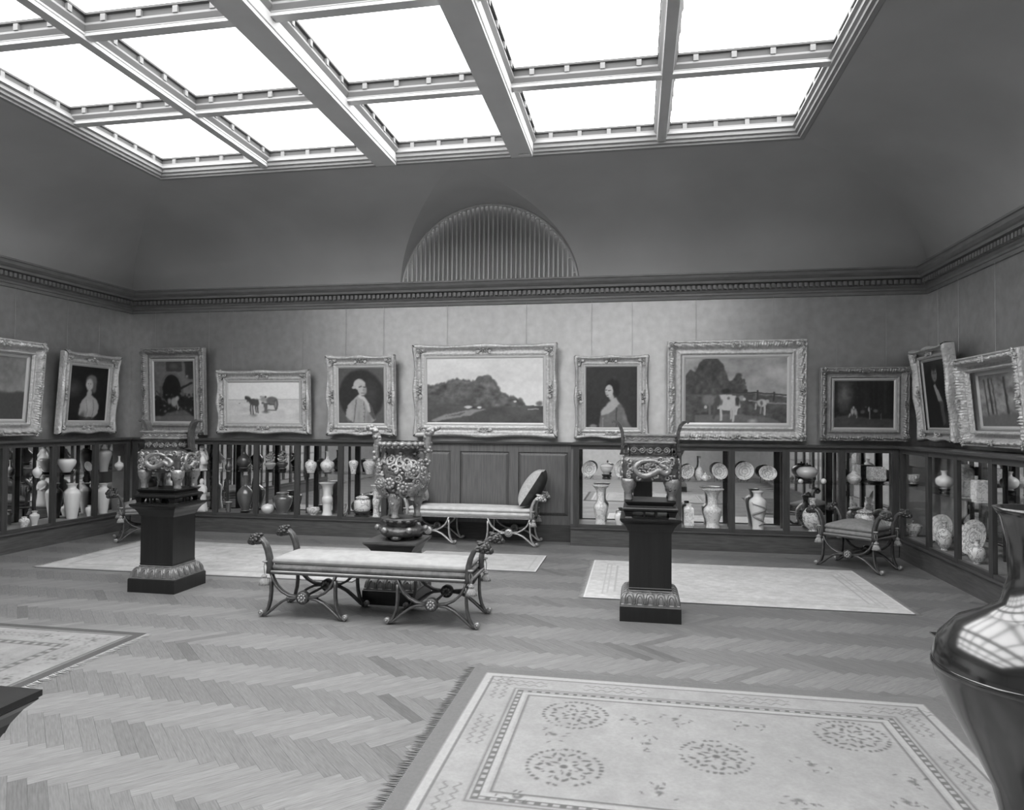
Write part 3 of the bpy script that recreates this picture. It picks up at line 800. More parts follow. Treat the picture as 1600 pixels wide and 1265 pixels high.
def square_censer(label, cx, cy, z):
    t = thing('incense_burner', label, 'censer', (cx, cy, z))
    # heights relative to stand top: legs 0..0.155, body 0.14..0.345, neck ..0.44, rim ..0.51
    def rrect(hx, hy, zz, r=0.03, n=5):
        pts = []
        for qx, qy, a0 in ((1, -1, -PI/2), (1, 1, 0), (-1, 1, PI/2), (-1, -1, PI)):
            for k in range(n):
                a = a0+PI/2*k/(n-1)
                pts.append((qx*(hx-r)+r*math.cos(a), qy*(hy-r)+r*math.sin(a), zz))
        return pts
    hx = 0.205; hy = 0.155
    sec = [(-0.012, 0.148), (0.0, 0.152), (0.006, 0.2), (0.008, 0.26), (0.008, 0.31), (-0.002, 0.332), (-0.022, 0.346), (-0.045, 0.35)]
    body = obj('body', MB().rings([rrect(hx+d, hy+d, q) for d, q in sec]), MT['bronze'], t, True)
    rnd = random.Random(int(cx*100))
    for c, s, half, off in ((1, 0, hx, hy), (0, 1, hy, hx), (-1, 0, hx, hy), (0, -1, hy, hx)):
        mb = MB()
        for path, rad in face_relief(mb, 2*half*0.9, 0.245, 0.165, rnd):
            q = [(u*c+(off+0.008)*s, u*s-(off+0.008)*c, zz) for u, zz in path]
            mb.tube(q, rad, 6)
        for _ in range(14):
            u, zz = rnd.uniform(-0.9, 0.9)*half, rnd.uniform(0.165, 0.32)
            mb.ell((u*c+(off+0.006)*s, u*s-(off+0.006)*c, zz), (0.013, 0.013, 0.010), 6, 4)
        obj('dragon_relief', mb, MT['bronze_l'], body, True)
    obj('neck', MB().rings([rrect(hx-0.04, hy-0.04, 0.345), rrect(hx-0.044, hy-0.044, 0.36), rrect(hx-0.04, hy-0.04, 0.415), rrect(hx-0.02, hy-0.02, 0.44)]), MT['bronze'], t, True)
    nk = MB()
    for c, s, half, off in ((1, 0, hx-0.05, hy-0.042), (0, 1, hy-0.05, hx-0.042), (-1, 0, hx-0.05, hy-0.042), (0, -1, hy-0.05, hx-0.042)):
        for k in range(5):
            path = spiral((-half+half*2*(k+0.5)/5, 0.388), 0.026, 1.6, 20, k*1.3, -1 if k % 2 else 1)
            nk.tube([(u*c+(off+0.003)*s, u*s-(off+0.003)*c, zz) for u, zz in path], 0.0065, 5)
        nk.tube([(u*c+off*s, u*s-off*c, 0.388) for u in (-half, half)], 0.006, 5)
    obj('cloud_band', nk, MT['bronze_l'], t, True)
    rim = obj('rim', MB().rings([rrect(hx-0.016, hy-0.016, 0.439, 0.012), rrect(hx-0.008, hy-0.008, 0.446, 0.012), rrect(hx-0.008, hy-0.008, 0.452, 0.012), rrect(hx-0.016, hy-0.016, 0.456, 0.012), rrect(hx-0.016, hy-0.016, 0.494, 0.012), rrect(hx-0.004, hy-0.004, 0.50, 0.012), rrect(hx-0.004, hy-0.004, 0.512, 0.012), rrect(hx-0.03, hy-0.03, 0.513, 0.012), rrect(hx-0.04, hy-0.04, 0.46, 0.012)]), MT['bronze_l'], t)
    rb = MB()
    for c, s, half, off in ((1, 0, hx-0.025, hy-0.016), (0, 1, hy-0.025, hx-0.016), (-1, 0, hx-0.025, hy-0.016), (0, -1, hy-0.025, hx-0.016)):
        path = [(-half+2*half*k/30, 0.475+0.009*math.sin(k*1.4)) for k in range(31)]
        rb.tube([(u*c+off*s, u*s-off*c, zz) for u, zz in path], 0.005, 4)
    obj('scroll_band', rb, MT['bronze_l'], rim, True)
    for sx in (-1, 1):
        path = [(sx*(hx+0.012), 0.36), (sx*(hx+0.008), 0.42), (sx*(hx+0.006), 0.47), (sx*(hx+0.012), 0.53), (sx*(hx+0.028), 0.578), (sx*(hx+0.05), 0.604), (sx*(hx+0.078), 0.612), (sx*(hx+0.09), 0.6)]
        mb = MB(); rs = []
        for i, (x, zz) in enumerate(path):
            th = 0.013 if i < 6 else 0.009; wy = 0.036
            p0 = path[max(i-1, 0)]; p1 = path[min(i+1, len(path)-1)]
            tx, tz = p1[0]-p0[0], p1[1]-p0[1]; L = math.hypot(tx, tz); nx, nz = tz/L, -tx/L
            rs.append([(x+nx*th, -wy, zz+nz*th), (x+nx*th, wy, zz+nz*th), (x-nx*th, wy, zz-nz*th), (x-nx*th, -wy, zz-nz*th)])
        h = obj('handle', mb.rings(rs), MT['bronze'], t)
        obj('handle_bracket', MB().box(min(sx*(hx-0.03), sx*(hx+0.03)), max(sx*(hx-0.03), sx*(hx+0.03)), -0.042, 0.042, 0.348, 0.362), MT['bronze'], h)
    for sx in (-1, 1):
        for sy in (-1, 1):
            x, y = sx*(hx-0.042), sy*(hy-0.042)
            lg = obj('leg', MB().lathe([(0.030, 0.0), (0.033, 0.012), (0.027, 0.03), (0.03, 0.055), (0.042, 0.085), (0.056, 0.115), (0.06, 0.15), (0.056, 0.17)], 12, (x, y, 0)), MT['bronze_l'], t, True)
            mk = MB()
            for _ in range(16):
                a = rnd.uniform(0, 2*PI); zz = rnd.uniform(0.075, 0.165); r = 0.033+(zz-0.075)*0.18
                mk.ell((x+r*math.cos(a), y+r*math.sin(a), zz), (0.013, 0.013, 0.011), 6, 4)
            tag(obj('lion_mask', mk, MT['bronze'], lg, True), kind='stuff')
    return t
for k, lab1, lab2 in (('L', 'black carved stand under the censer by the cream rug', 'square bronze dragon censer on the pedestal standing on the cream rug'), ('R', 'black carved stand under the censer before the plate case', 'square bronze dragon censer on the pedestal before the plate case')):
    cx, cy, z = PED[k]
    box_stand(lab1, cx, cy, z, 0.2, 0.128)
    square_censer(lab2, cx, cy, z+0.1285)

# round censer on its lobed stand
cx, cy, z = PED['C']; cx += 0.03
t = thing('censer_stand', 'lobed dark bronze stand with round knobs on the low pedestal', 'stand', (cx, cy, z))
obj('dish', MB().lathe([(0.10, 0.012), (0.15, 0.03), (0.185, 0.055), (0.195, 0.08), (0.18, 0.1), (0.13, 0.115), (0.12, 0.14), (0.15, 0.155), (0.172, 0.165), (0.172, 0.182), (0.0, 0.184)], 32), MT['bronze'], t, True)
for k in range(3):
    a = -PI/2+2*PI*k/3
    obj('foot', MB().ell((0.135*math.cos(a), 0.135*math.sin(a), 0.026), (0.05, 0.05, 0.026), 12, 6), MT['bronze'], t, True)
for k in range(6):
    a = 2*PI*k/6+0.1
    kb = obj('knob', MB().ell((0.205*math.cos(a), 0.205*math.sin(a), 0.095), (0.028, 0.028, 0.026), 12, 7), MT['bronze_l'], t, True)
for k in range(14):
    a = 2*PI*k/14
    obj('leaf_scroll', MB().ell((0.15*math.cos(a), 0.15*math.sin(a), 0.16), (0.032, 0.032, 0.018), 8, 5), MT['bronze'], t, True)

t = thing('incense_burner', 'round bronze censer heaped with dragon and flower relief on the low pedestal', 'censer', (cx, cy, z+0.1845))
rnd = random.Random(9)
bp = [(0.10, 0.17), (0.16, 0.195), (0.195, 0.25), (0.208, 0.32), (0.205, 0.39), (0.185, 0.44), (0.15, 0.48), (0.128, 0.51), (0.125, 0.54), (0.145, 0.58), (0.175, 0.60), (0.185, 0.612), (0.185, 0.63), (0.15, 0.632), (0.13, 0.56)]
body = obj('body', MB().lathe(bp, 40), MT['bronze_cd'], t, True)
def rad_at(zz):
    for (r0, z0), (r1, z1) in zip(bp[:-1], bp[1:]):
        if z0 <= zz <= z1: return r0+(r1-r0)*(zz-z0)/max(1e-6, z1-z0)
    return 0.2
rel = MB()
for k in range(120):
    a = rnd.uniform(0, 2*PI); zz = rnd.uniform(0.2, 0.5)
    R = rnd.uniform(0.03, 0.055); sp = spiral((0, 0), R, rnd.uniform(1.0, 1.8), 16, rnd.uniform(0, 6), rnd.choice((-1, 1)))
    pth = [((rad_at(zz+v)+0.012)*math.cos(a+u/0.2), (rad_at(zz+v)+0.012)*math.sin(a+u/0.2), zz+v) for u, v in sp]
    rel.tube(pth, [R*0.34*(1-0.5*i/16) for i in range(17)], 6)
for k in range(150):
    a = rnd.uniform(0, 2*PI); zz = rnd.uniform(0.19, 0.48); r = rad_at(zz)+0.008
    rel.ell((r*math.cos(a), r*math.sin(a), zz), (rnd.uniform(0.012, 0.022),)*2+(rnd.uniform(0.01, 0.02),), 7, 5)
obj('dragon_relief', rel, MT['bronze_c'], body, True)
for a0, zz in ((-PI/2-0.15, 0.30), (-PI/2+0.75, 0.40), (-PI/2-0.85, 0.42), (0.3, 0.33), (PI-0.4, 0.33), (-PI/2+0.35, 0.27), (-PI/2-0.65, 0.30), (-PI/2+1.25, 0.45), (-PI/2-1.3, 0.45)):      # lotus bosses
    fl = MB(); r = rad_at(zz)+0.018
    c0 = np.array([r*math.cos(a0), r*math.sin(a0), zz]); tx = np.array([-math.sin(a0), math.cos(a0), 0])
    for j in range(9):
        b = 2*PI*j/9
        fl.ell(c0+tx*0.034*math.cos(b)+np.array([0, 0, 0.034*math.sin(b)]), (0.017, 0.017, 0.016), 7, 5)
    fl.ell(c0, (0.022, 0.022, 0.022), 8, 6)
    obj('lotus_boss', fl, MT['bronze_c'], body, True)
nk = MB()
for k in range(20):
    a = 2*PI*k/20; nk.ell((0.187*math.cos(a), 0.187*math.sin(a), 0.618), (0.026, 0.026, 0.018), 7, 5)
for k in range(26):
    a = 2*PI*k/26; nk.ell((0.178*math.cos(a), 0.178*math.sin(a), 0.592), (0.013, 0.013, 0.011), 6, 4)
for k in range(16):
    a = rnd.uniform(0, 2*PI); nk.ell((0.135*math.cos(a), 0.135*math.sin(a), rnd.uniform(0.5, 0.55)), (0.02, 0.02, 0.014), 6, 4)
nk.tube([(0.172*math.cos(2*PI*k/40), 0.172*math.sin(2*PI*k/40), 0.6) for k in range(41)], 0.012, 5, up=(0, 0, 1))
tag(obj('rim_beading', nk, MT['bronze_c'], t, True), kind='stuff')
for sx in (-1, 1):
    path = [(0.205, 0.42), (0.225, 0.5), (0.228, 0.58), (0.222, 0.64), (0.228, 0.69), (0.25, 0.735), (0.29, 0.757), (0.325, 0.75)]
    h = obj('handle', MB().tube([(sx*x, 0, zz) for x, zz in path], [0.028, 0.026, 0.028, 0.03, 0.03, 0.03, 0.026, 0.014], 10, up=(0, 1, 0)), MT['bronze_c'], t, True)
    mb = MB()
    for k in range(34):
        q = rnd.uniform(0, len(path)-1.01); i = int(q); f = q-i
        x = path[i][0]*(1-f)+path[i+1][0]*f; zz = path[i][1]*(1-f)+path[i+1][1]*f; a = rnd.uniform(0, 2*PI)
        mb.ell((sx*(x+0.022*math.cos(a)), 0.026*math.sin(a), zz+0.01*math.sin(a*2)), (0.021, 0.019, 0.018), 6, 4)
    mb.tube([(sx*x, 0, zz) for x, zz in path], 0.012, 6)
    tag(obj('dragon_head', mb, MT['bronze_c'], h, True), kind='stuff')
for k in range(3):
    a = -PI/2-0.12+2*PI*k/3; x, y = 0.13*math.cos(a), 0.13*math.sin(a)
    lg = obj('leg', MB().lathe([(0.034, 0.0), (0.038, 0.012), (0.026, 0.035), (0.028, 0.07), (0.04, 0.11), (0.055, 0.15), (0.062, 0.19), (0.05, 0.22)], 14, (x, y, 0)), MT['bronze_c'], t, True)
    mb = MB()
    for j in range(22):
        b = rnd.uniform(0, 2*PI); zz = rnd.uniform(0.1, 0.21); r = 0.036+(zz-0.1)*0.26
        mb.ell((x+r*math.cos(b), y+r*math.sin(b), zz), (0.016, 0.016, 0.012), 6, 4)
    tag(obj('lion_mask', mb, MT['bronze_c'], lg, True), kind='stuff')

# big bronze vase cut by the right edge of the photograph
t = thing('floor_vase', 'large polished dark bronze vase beside the medallion rug', 'vase', (0.868, 1.75, 0.4305))
vp = [(0.10, -0.19), (0.105, -0.17), (0.085, -0.14), (0.075, -0.06), (0.08, 0.03), (0.095, 0.09), (0.13, 0.16), (0.175, 0.25), (0.203, 0.32), (0.207, 0.36), (0.195, 0.40), (0.16, 0.44), (0.11, 0.465), (0.075, 0.49), (0.06, 0.55), (0.062, 0.62), (0.075, 0.68), (0.088, 0.70), (0.08, 0.70), (0.055, 0.62)]
vp = [(r, z+0.19) for r, z in vp]
obj('body', MB().lathe(vp, 64), MT['vasebronze'], t, True)
obj('shoulder_band', MB().lathe([(0.2065, 0.525), (0.2095, 0.53), (0.2095, 0.536), (0.2068, 0.54)], 64, cap0=False, cap1=False), MT['vasebronze'], t, True)
pedestal('square dark pedestal carrying the polished bronze vase', 0.868, 1.75, 0.43)

# ------------------------------------------------------------------ classical bench, daybed and stools
def bench_meshes(metal, rim, dark):
    """one X-frame, arm, lion head, tassel as shared meshes"""
    ms = {}
    mb = MB()
    def dbl(path, r=0.0105, gap=0.0118):
        for s in (-1, 1): mb.tube([(x, s*gap, z) for x, z in path], r, 6, up=(0, 1, 0))
        mb.tube([(x, 0, z) for x, z in path], r*0.8, 6, up=(0, 1, 0))
    U = [(-0.262, 0.335), (-0.245, 0.29), (-0.215, 0.24), (-0.17, 0.2), (-0.115, 0.173), (-0.045, 0.164)]
    Lg = [(-0.045, 0.160), (-0.11, 0.152), (-0.17, 0.125), (-0.22, 0.088), (-0.265, 0.05), (-0.30, 0.022), (-0.325, 0.014)]
    S = [(-0.262, 0.30), (-0.262, 0.25), (-0.262, 0.19), (-0.268, 0.13), (-0.282, 0.075), (-0.305, 0.03), (-0.33, 0.016)]
    for s in (-1, 1):
        for path in (U, Lg, S): dbl([(s*x, z) for x, z in path])
    ms['x_frame'] = mesh_of('x_frame', mb, metal, True)
    mb = MB()
    for k in range(10): mb.tube([(0.012*math.cos(2*PI*j/10)*0, 0, 0) for j in range(2)], 0.001, 3) if False else None
    mb.lathe([(0.002, -0.03), (0.042, -0.03), (0.05, -0.02), (0.05, 0.02), (0.042, 0.03), (0.002, 0.03)], 20)
    mb.v = [(x, z, y) for x, y, z in mb.v]
    ms['rosette'] = mesh_of('rosette', mb, dark, True)
    mb = MB()
    for ys in (-1, 1):
        for k in range(8):
            a = 2*PI*k/8; mb.ell((0.024*math.cos(a), ys*0.030, 0.024*math.sin(a)), (0.011, 0.007, 0.011), 6, 4)
        mb.ell((0, ys*0.032, 0), (0.013, 0.009, 0.013), 8, 5)
    mb.tube([(0, -0.03, 0), (0, 0.03, 0)], 0.012, 8, up=(0, 0, 1))
    ms['rosette_flower'] = mesh_of('rosette_flower', mb, rim, True)
    mb = MB()
    sp = spiral((0, 0), 0.019, 1.4, 18, -PI/2, 1)
    mb.tube([(x, 0, z+0.030) for x, z in sp], [0.011]*19, 6, flat=2.2, up=(0, 1, 0)); mb.ell((0, 0, 0.030), (0.015, 0.03, 0.015), 8, 6)
    ms['scroll_foot'] = mesh_of('scroll_foot', mb, rim, True)
    mb = MB()
    arm = [(0.0, 0.335), (0.0, 0.40), (-0.004, 0.455), (-0.018, 0.51), (-0.042, 0.562), (-0.075, 0.595), (-0.11, 0.606)]
    for g in (-0.02, -0.0068, 0.0068, 0.02): mb.tube([(x, g, z) for x, z in arm], [0.02, 0.02, 0.02, 0.019, 0.018, 0.017, 0.015], 6, up=(0, 1, 0), flat=0.5)
    ms['arm'] = mesh_of('arm', mb, metal, True)
    mb = MB(); r = random.Random(3)
    mb.ell((-0.125, 0, 0.592), (0.05, 0.038, 0.038), 10, 7)
    mb.ell((-0.165, 0, 0.572), (0.026, 0.024, 0.026), 8, 6)
    for k in range(46):
        a = r.uniform(0, 2*PI); q = r.uniform(0, 1)
        mb.ell((-0.07-0.08*q, 0.036*math.cos(a), 0.600-0.012*q+0.034*math.sin(a)), (0.019, 0.011, 0.011), 6, 4)
    for s in (-1, 1): mb.ell((-0.14, s*0.03, 0.622), (0.011, 0.008, 0.013), 6, 4)
    ms['lion_head'] = mesh_of('lion_head', mb, dark, True)
    mb = MB()
    mb.lathe([(0.006, 0.0), (0.014, -0.008), (0.018, -0.02), (0.013, -0.03), (0.02, -0.04), (0.034, -0.07), (0.036, -0.08), (0.0, -0.08)], 12)
    for k in range(16):
        a = 2*PI*k/16; mb.tube([(0.012*math.cos(a), 0.012*math.sin(a), -0.03), (0.03*math.cos(a), 0.03*math.sin(a), -0.06), (0.038*math.cos(a), 0.038*math.sin(a), -0.086)], 0.005, 5)
    for k in range(8):
        a = 2*PI*k/8; mb.ell((0.016*math.cos(a), 0.016*math.sin(a), -0.02), (0.008, 0.008, 0.009), 6, 4)
    ms['tassel'] = mesh_of('tassel', mb, MT['tassel'], True)
    mb = MB()
    mb.tube([(0, 0, 0.095), (0.012, 0, 0.05), (0.008, 0, 0.0)], 0.0035, 5); mb.tube([(0, 0, 0.095), (-0.012, 0, 0.055), (-0.004, 0, 0.0)], 0.0035, 5)
    mb.lathe([(0.02, 0.088), (0.024, 0.094), (0.02, 0.1)], 10)
    ms['cord'] = mesh_of('cord', mb, MT['tassel'], True)
    return ms
BM = bench_meshes(MT['bench'], MT['bench_hl'], MT['bench_dk'])
BMB = bench_meshes(MT['bench_b'], MT['bench_hl'], MT['bench_b'])

def soft_box(mb, hx, hy, z0, z1, r=0.03, crown=0.0, nx=14, ny=6):
    """cushion: rounded slab with a crowned top"""
    def f(x, y):       # height falloff to the edges
        ex = min(1, (hx-abs(x))/r); ey = min(1, (hy-abs(y))/r)
        k = math.sqrt(max(0, 1-(1-ex)**2))*math.sqrt(max(0, 1-(1-ey)**2))
        c = (1-(x/hx)**2)*(1-(y/hy)**2)
        return k, c
    xs = sorted({round(-hx+hx*2*i/nx, 5) for i in range(nx+1)} | {round(s*(hx-r*q), 5) for s in (-1, 1) for q in (0, 0.15, 0.4, 0.7)})
    ys = sorted({round(-hy+hy*2*i/ny, 5) for i in range(ny+1)} | {round(s*(hy-r*q), 5) for s in (-1, 1) for q in (0, 0.15, 0.4, 0.7)})
    zm = (z0+z1)/2; nX, nY = len(xs), len(ys)
    top = [(x, y, zm+(z1-zm)*f(x, y)[0]+crown*f(x, y)[1]) for y in ys for x in xs]
    bot = [(x, y, zm-(zm-z0)*f(x, y)[0]) for y in ys for x in xs]
    q = [(j*nX+i, j*nX+i+1, (j+1)*nX+i+1, (j+1)*nX+i) for j in range(nY-1) for i in range(nX-1)]
    mb.add(top, q); mb.add(bot, [a[::-1] for a in q])
    return mb

def classical_seat(name, label, cat, loc, rotz, half, dep, centres, ms, seat, side, rimm, crown=0.03, tass=True):
    t = thing(name, label, cat, loc, rotz)
    obj('seat_rail', MB().box(-half, half, -dep, dep, 0.332, 0.350), MT['bench'] if ms is BM else MT['bench_b'], t)
    rr = MB()
    loop = [(-half, -dep, 0.352), (half, -dep, 0.352), (half, dep, 0.352), (-half, dep, 0.352)]
    for i in range(4):
        rr.tube([loop[i], loop[(i+1) % 4]], 0.0085, 6, up=(0, 0, 1))
    obj('rail_moulding', rr, rimm, t)
    obj('seat_box', soft_box(MB(), half-0.03, dep-0.022, 0.351, 0.405, 0.02), side, t, True)
    obj('cushion', soft_box(MB(), half-0.03, dep-0.02, 0.404, 0.452, 0.022, crown), seat, t, True)
    for sy in (-1, 1):
        for c in centres:
            x = link('x_frame', ms['x_frame'], t, (c, sy*(dep-0.02), 0))
            r = link('rosette', ms['rosette'], x, (0, 0, 0.162)); link('rosette_flower', ms['rosette_flower'], x, (0, 0, 0.162))
            for s in (-1, 1):
                link('scroll_foot', ms['scroll_foot'], x, (s*0.345, 0, 0), (0, 0, 0 if s < 0 else PI))
        for sx in (-1, 1):
            a = link('arm', ms['arm'], t, (sx*(half-0.018), sy*(dep-0.016), 0), (0, 0, 0 if sx < 0 else PI))
            link('lion_head', ms['lion_head'], a)
            if tass:
                link('tassel_cord', ms['cord'], t, (sx*(half+0.008), sy*(dep+0.008), 0.335))
                link('tassel', ms['tassel'], t, (sx*(half+0.014), sy*(dep+0.012), 0.335))
    for c in centres:
        obj('stretcher', MB().tube([(c, -dep+0.02, 0.162), (c, dep-0.02, 0.162)], 0.010, 8, up=(0, 0, 1)), MT['bench'] if ms is BM else MT['bench_b'], t, True)
    return t
classical_seat('bench', 'long bronze framed bench with lion heads and pale brocade seat', 'bench', (-1.985, 5.283, 0), 0, 0.80, 0.237, (-0.508, 0.508), BM, MT['brocade'], MT['brocade_side'], MT['bench_hl'])
db = classical_seat('daybed', 'pale gilt daybed against the panelled dado with cushions at its ends', 'daybed', (-2.035, 8.755, 0), 0, 0.80, 0.225, (-0.508, 0.508), BMB, MT['brocade_b'], MT['brocade_b'], MT['bench_hl'], 0.02)
classical_seat('stool', 'velvet seated stool with tassels set by the patterned dish case', 'stool', (2.294, 8.087, 0), math.atan2(-0.458, 0.52), 0.285, 0.225, (0,), BM, MT['velvet'], MT['velvet'], MT['bench_hl'], 0.062)
classical_seat('stool', 'velvet seated stool half hidden behind the censer pedestal', 'stool', (2*XC-2.294, 8.087, 0), -math.atan2(-0.458, 0.52), 0.285, 0.225, (0,), BM, MT['velvet'], MT['velvet'], MT['bench_hl'], 0.062)

def pillow(label, loc, rot, s):
    t = thing('cushion', label, 'cushion', loc); t.rotation_euler = rot
    n = 16
    def surf(sg):
        def f(u, v):
            x, y = 2*u-1, 2*v-1
            e = (1-x**2)*(1-y**2)
            k = 1-0.10*(1-abs(x)**3)*abs(y)**6 ; k2 = 1-0.10*(1-abs(y)**3)*abs(x)**6
            return (x*s*k2, y*s*0.74*k, sg*0.125*max(0, e)**0.45)
        return f
    obj('front_cover', MB().grid(surf(1), n, n), MT['pillow_light'], t, True)
    obj('back_cover', MB().grid(surf(-1), n, n), MT['pillow_dark'], t, True)
    return t
pillow('square cushion with dark velvet back leaning at the bare end of the daybed', (-1.262, 8.745, 0.70), (0, -1.0, 0), 0.265)
pillow('square cushion peeping out behind the round censer on the daybed', (-2.80, 8.745, 0.70), (0, 1.0, 0), 0.265)
# ------------------------------------------------------------------ framed paintings
def ornament_mesh(name, s, m, seed, wide=1.0):
    """carved acanthus cartouche: boss, petals and paired C-scrolls"""
    mb = MB(); r = random.Random(seed)
    mb.ell((0, -0.014, 0), (0.2*s, 0.03, 0.2*s), 10, 6)
    for k in range(9):
        a = 2*PI*k/9+0.2; R = np.array([[math.cos(a), 0, -math.sin(a)], [0, 1, 0], [math.sin(a), 0, math.cos(a)]])
        mb.ell((wide*0.40*s*math.cos(a), -0.008, 0.40*s*math.sin(a)), (0.24*s, 0.024, 0.085*s), 7, 5, R)
    for sx in (-1, 1):
        for sz in (-1, 1):
            sp = spiral((sx*wide*0.62*s, sz*0.42*s), 0.26*s, 1.5, 20, r.uniform(0, 6), sx*sz)
            mb.tube([(x, -0.012, z) for x, z in sp], [0.085*s*(1-0.4*k/20)+0.004 for k in range(21)], 6)
        mb.tube([(sx*wide*(0.3+0.75*k/8)*s, -0.010, 0.5*s-0.25*s*math.sin(k/8*PI)) for k in range(9)], [0.06*s*(1-k/10) for k in range(9)], 5)
        mb.ell((sx*wide*1.02*s, -0.008, 0.05*s), (0.16*s, 0.022, 0.1*s), 7, 5)
    return mesh_of(name, mb, m, True)

def framed(label, loc, rotz, W, H, fw, style, pic, tilt=0.058, seed=1, wires=(0.22, 0.78), dull=False, wtop=3.07, depth=1.0):
    pic.finish(seed*3)
    t = thing('framed_painting', label, 'painting', loc, rotz)
    t.rotation_euler = (tilt, 0, rotz)
    m = MT['gilt_d'] if dull else MT['gilt']
    if style == 'swept':
        prof = [(0, 0.0), (0, -0.045), (0.05, -0.062), (0.14, -0.074), (0.22, -0.070), (0.30, -0.040), (0.42, -0.026), (0.52, -0.028), (0.58, -0.044), (0.66, -0.050), (0.70, -0.044), (0.76, -0.046), (0.80, -0.038)]
    else:
        prof = [(0, 0.0), (0, -0.06), (0.04, -0.072), (0.10, -0.076), (0.12, -0.066), (0.17, -0.072), (0.23, -0.080), (0.30, -0.080), (0.37, -0.064), (0.44, -0.046), (0.47, -0.034), (0.60, -0.034), (0.66, -0.056), (0.72, -0.056), (0.76, -0.046), (0.80, -0.038)]
    prof = [(d*fw, y*depth) for d, y in prof]
    mb = MB()
    for sd in range(4):
        horiz = sd in (0, 2)
        Ls = W if horiz else H
        ns = max(24, int(Ls/0.011))
        rows = []
        for j, (d, y) in enumerate(prof):
            row = []
            for i in range(ns+1):
                u = i/ns; half = Ls/2-d
                q = -half+2*half*u
                s = q+Ls/2; edge = min(s, Ls-s)
                lift = 0.0; outs = 0.0
                if style == 'swept':
                    if 1 <= j <= 5:
                        bump = math.exp(-((q)/(0.16*Ls))**2)+math.exp(-(edge/(0.16*Ls))**2)
                        outs = 0.030*bump-0.018 if j <= 3 else 0.0
                        lift = 0.018*bump
                    if 2 <= j <= 4: lift += 0.003*math.sin(2*PI*s/0.03)
                else:
                    if 4 <= j <= 8:
                        lift = 0.018*math.sin(2*PI*s/0.062+j*1.3)*math.cos(2*PI*s/0.041-j*0.9)+0.009*math.sin(s*211+j*7)
                    if 12 <= j <= 13: lift = 0.003*math.sin(2*PI*s/0.022)
                dd = d-outs
                yy = y-lift if j > 0 else 0.0
                hh = H/2-dd; ww = W/2-dd
                if sd == 0: pt = (q, yy, hh+H/2)
                elif sd == 2: pt = (-q, yy, -hh+H/2)
                elif sd == 1: pt = (ww, yy, -q+H/2)
                else: pt = (-ww, yy, q+H/2)
                row.append(pt)
            rows.append(row)
        n = ns+1
        mb.add([p for r in rows for p in r], [(a*n+i, a*n+i+1, (a+1)*n+i+1, (a+1)*n+i) for a in range(len(rows)-1) for i in range(ns)])
    fr = obj('frame', mb, m, t, True)
    if style == 'swept':
        cm = ornament_mesh('corner_ornament', fw*0.50, m, seed, 0.85); em = ornament_mesh('centre_ornament', fw*0.42, m, seed+7, 1.6)
        k = fw*0.40; k2 = fw*0.33
        for sx in (-1, 1):
            for sz in (-1, 1):
                link('corner_ornament', cm, t, (sx*(W/2-k), -0.046*depth, H/2+sz*(H/2-k)), (0, sx*sz*PI/4, 0))
        for a, b, r in ((0, 1, 0), (0, -1, PI), (1, 0, PI/2), (-1, 0, -PI/2)):
            link('centre_ornament', em, t, (a*(W/2-k2), -0.046*depth, H/2+b*(H/2-k2)), (0, r, 0))
    else:
        cm = ornament_mesh('corner_ornament', fw*0.26, m, seed)
        k = fw*0.27
        for sx in (-1, 1):
            for sz in (-1, 1):
                link('corner_ornament', cm, t, (sx*(W/2-k), -0.074*depth, H/2+sz*(H/2-k)), (0, sx*sz*PI/4, 0))
        em = ornament_mesh('centre_ornament', fw*0.22, m, seed+7, 1.3)
        for a, b, r in ((0, 1, 0), (0, -1, PI), (1, 0, PI/2), (-1, 0, -PI/2)):
            link('centre_ornament', em, t, (a*(W/2-k), -0.074*depth, H/2+b*(H/2-k)), (0, r, 0))
    sl = MB()
    for (a, y0), (b, y1) in (((0.80, -0.040), (0.90, -0.040)), ((0.90, -0.040), (1.0, -0.028))):
        a *= fw; b *= fw
        o = [(-W/2+a, y0, a), (W/2-a, y0, a), (W/2-a, y0, H-a), (-W/2+a, y0, H-a)]; i = [(-W/2+b, y1, b), (W/2-b, y1, b), (W/2-b, y1, H-b), (-W/2+b, y1, H-b)]
        sl.add(o+i, [(k, (k+1) % 4, (k+1) % 4+4, k+4) for k in range(4)])
    obj('slip', sl, MT['slip_d'] if dull and 'slip_d' in MT else MT['slip'], t)
    cw, ch = W-2*fw, H-2*fw
    link('canvas', canvas_mesh('canvas', pic, cw, ch, 0, MT['canvas']), t, (0, -0.027, H/2))
    for f in wires:                                     # hanging wires up to the picture rail
        x = -W/2+f*W; ztop = (wtop-loc[2])
        c, s = math.cos(tilt), math.sin(tilt)
        p0w = Vector((x, 0.03, H*c-0.12)); p0 = Vector((x, c*p0w.y+s*p0w.z, -s*p0w.y+c*p0w.z)); p1w = Vector((x, 0.03, ztop))
        # wall-space end point back into tilted local space
        p1 = Vector((x, c*p1w.y+s*p1w.z, -s*p1w.y+c*p1w.z))
        obj('hanging_wire', MB().tube([tuple(p0), tuple(p1)], 0.0022, 5), MT['wire'], t)
    return t

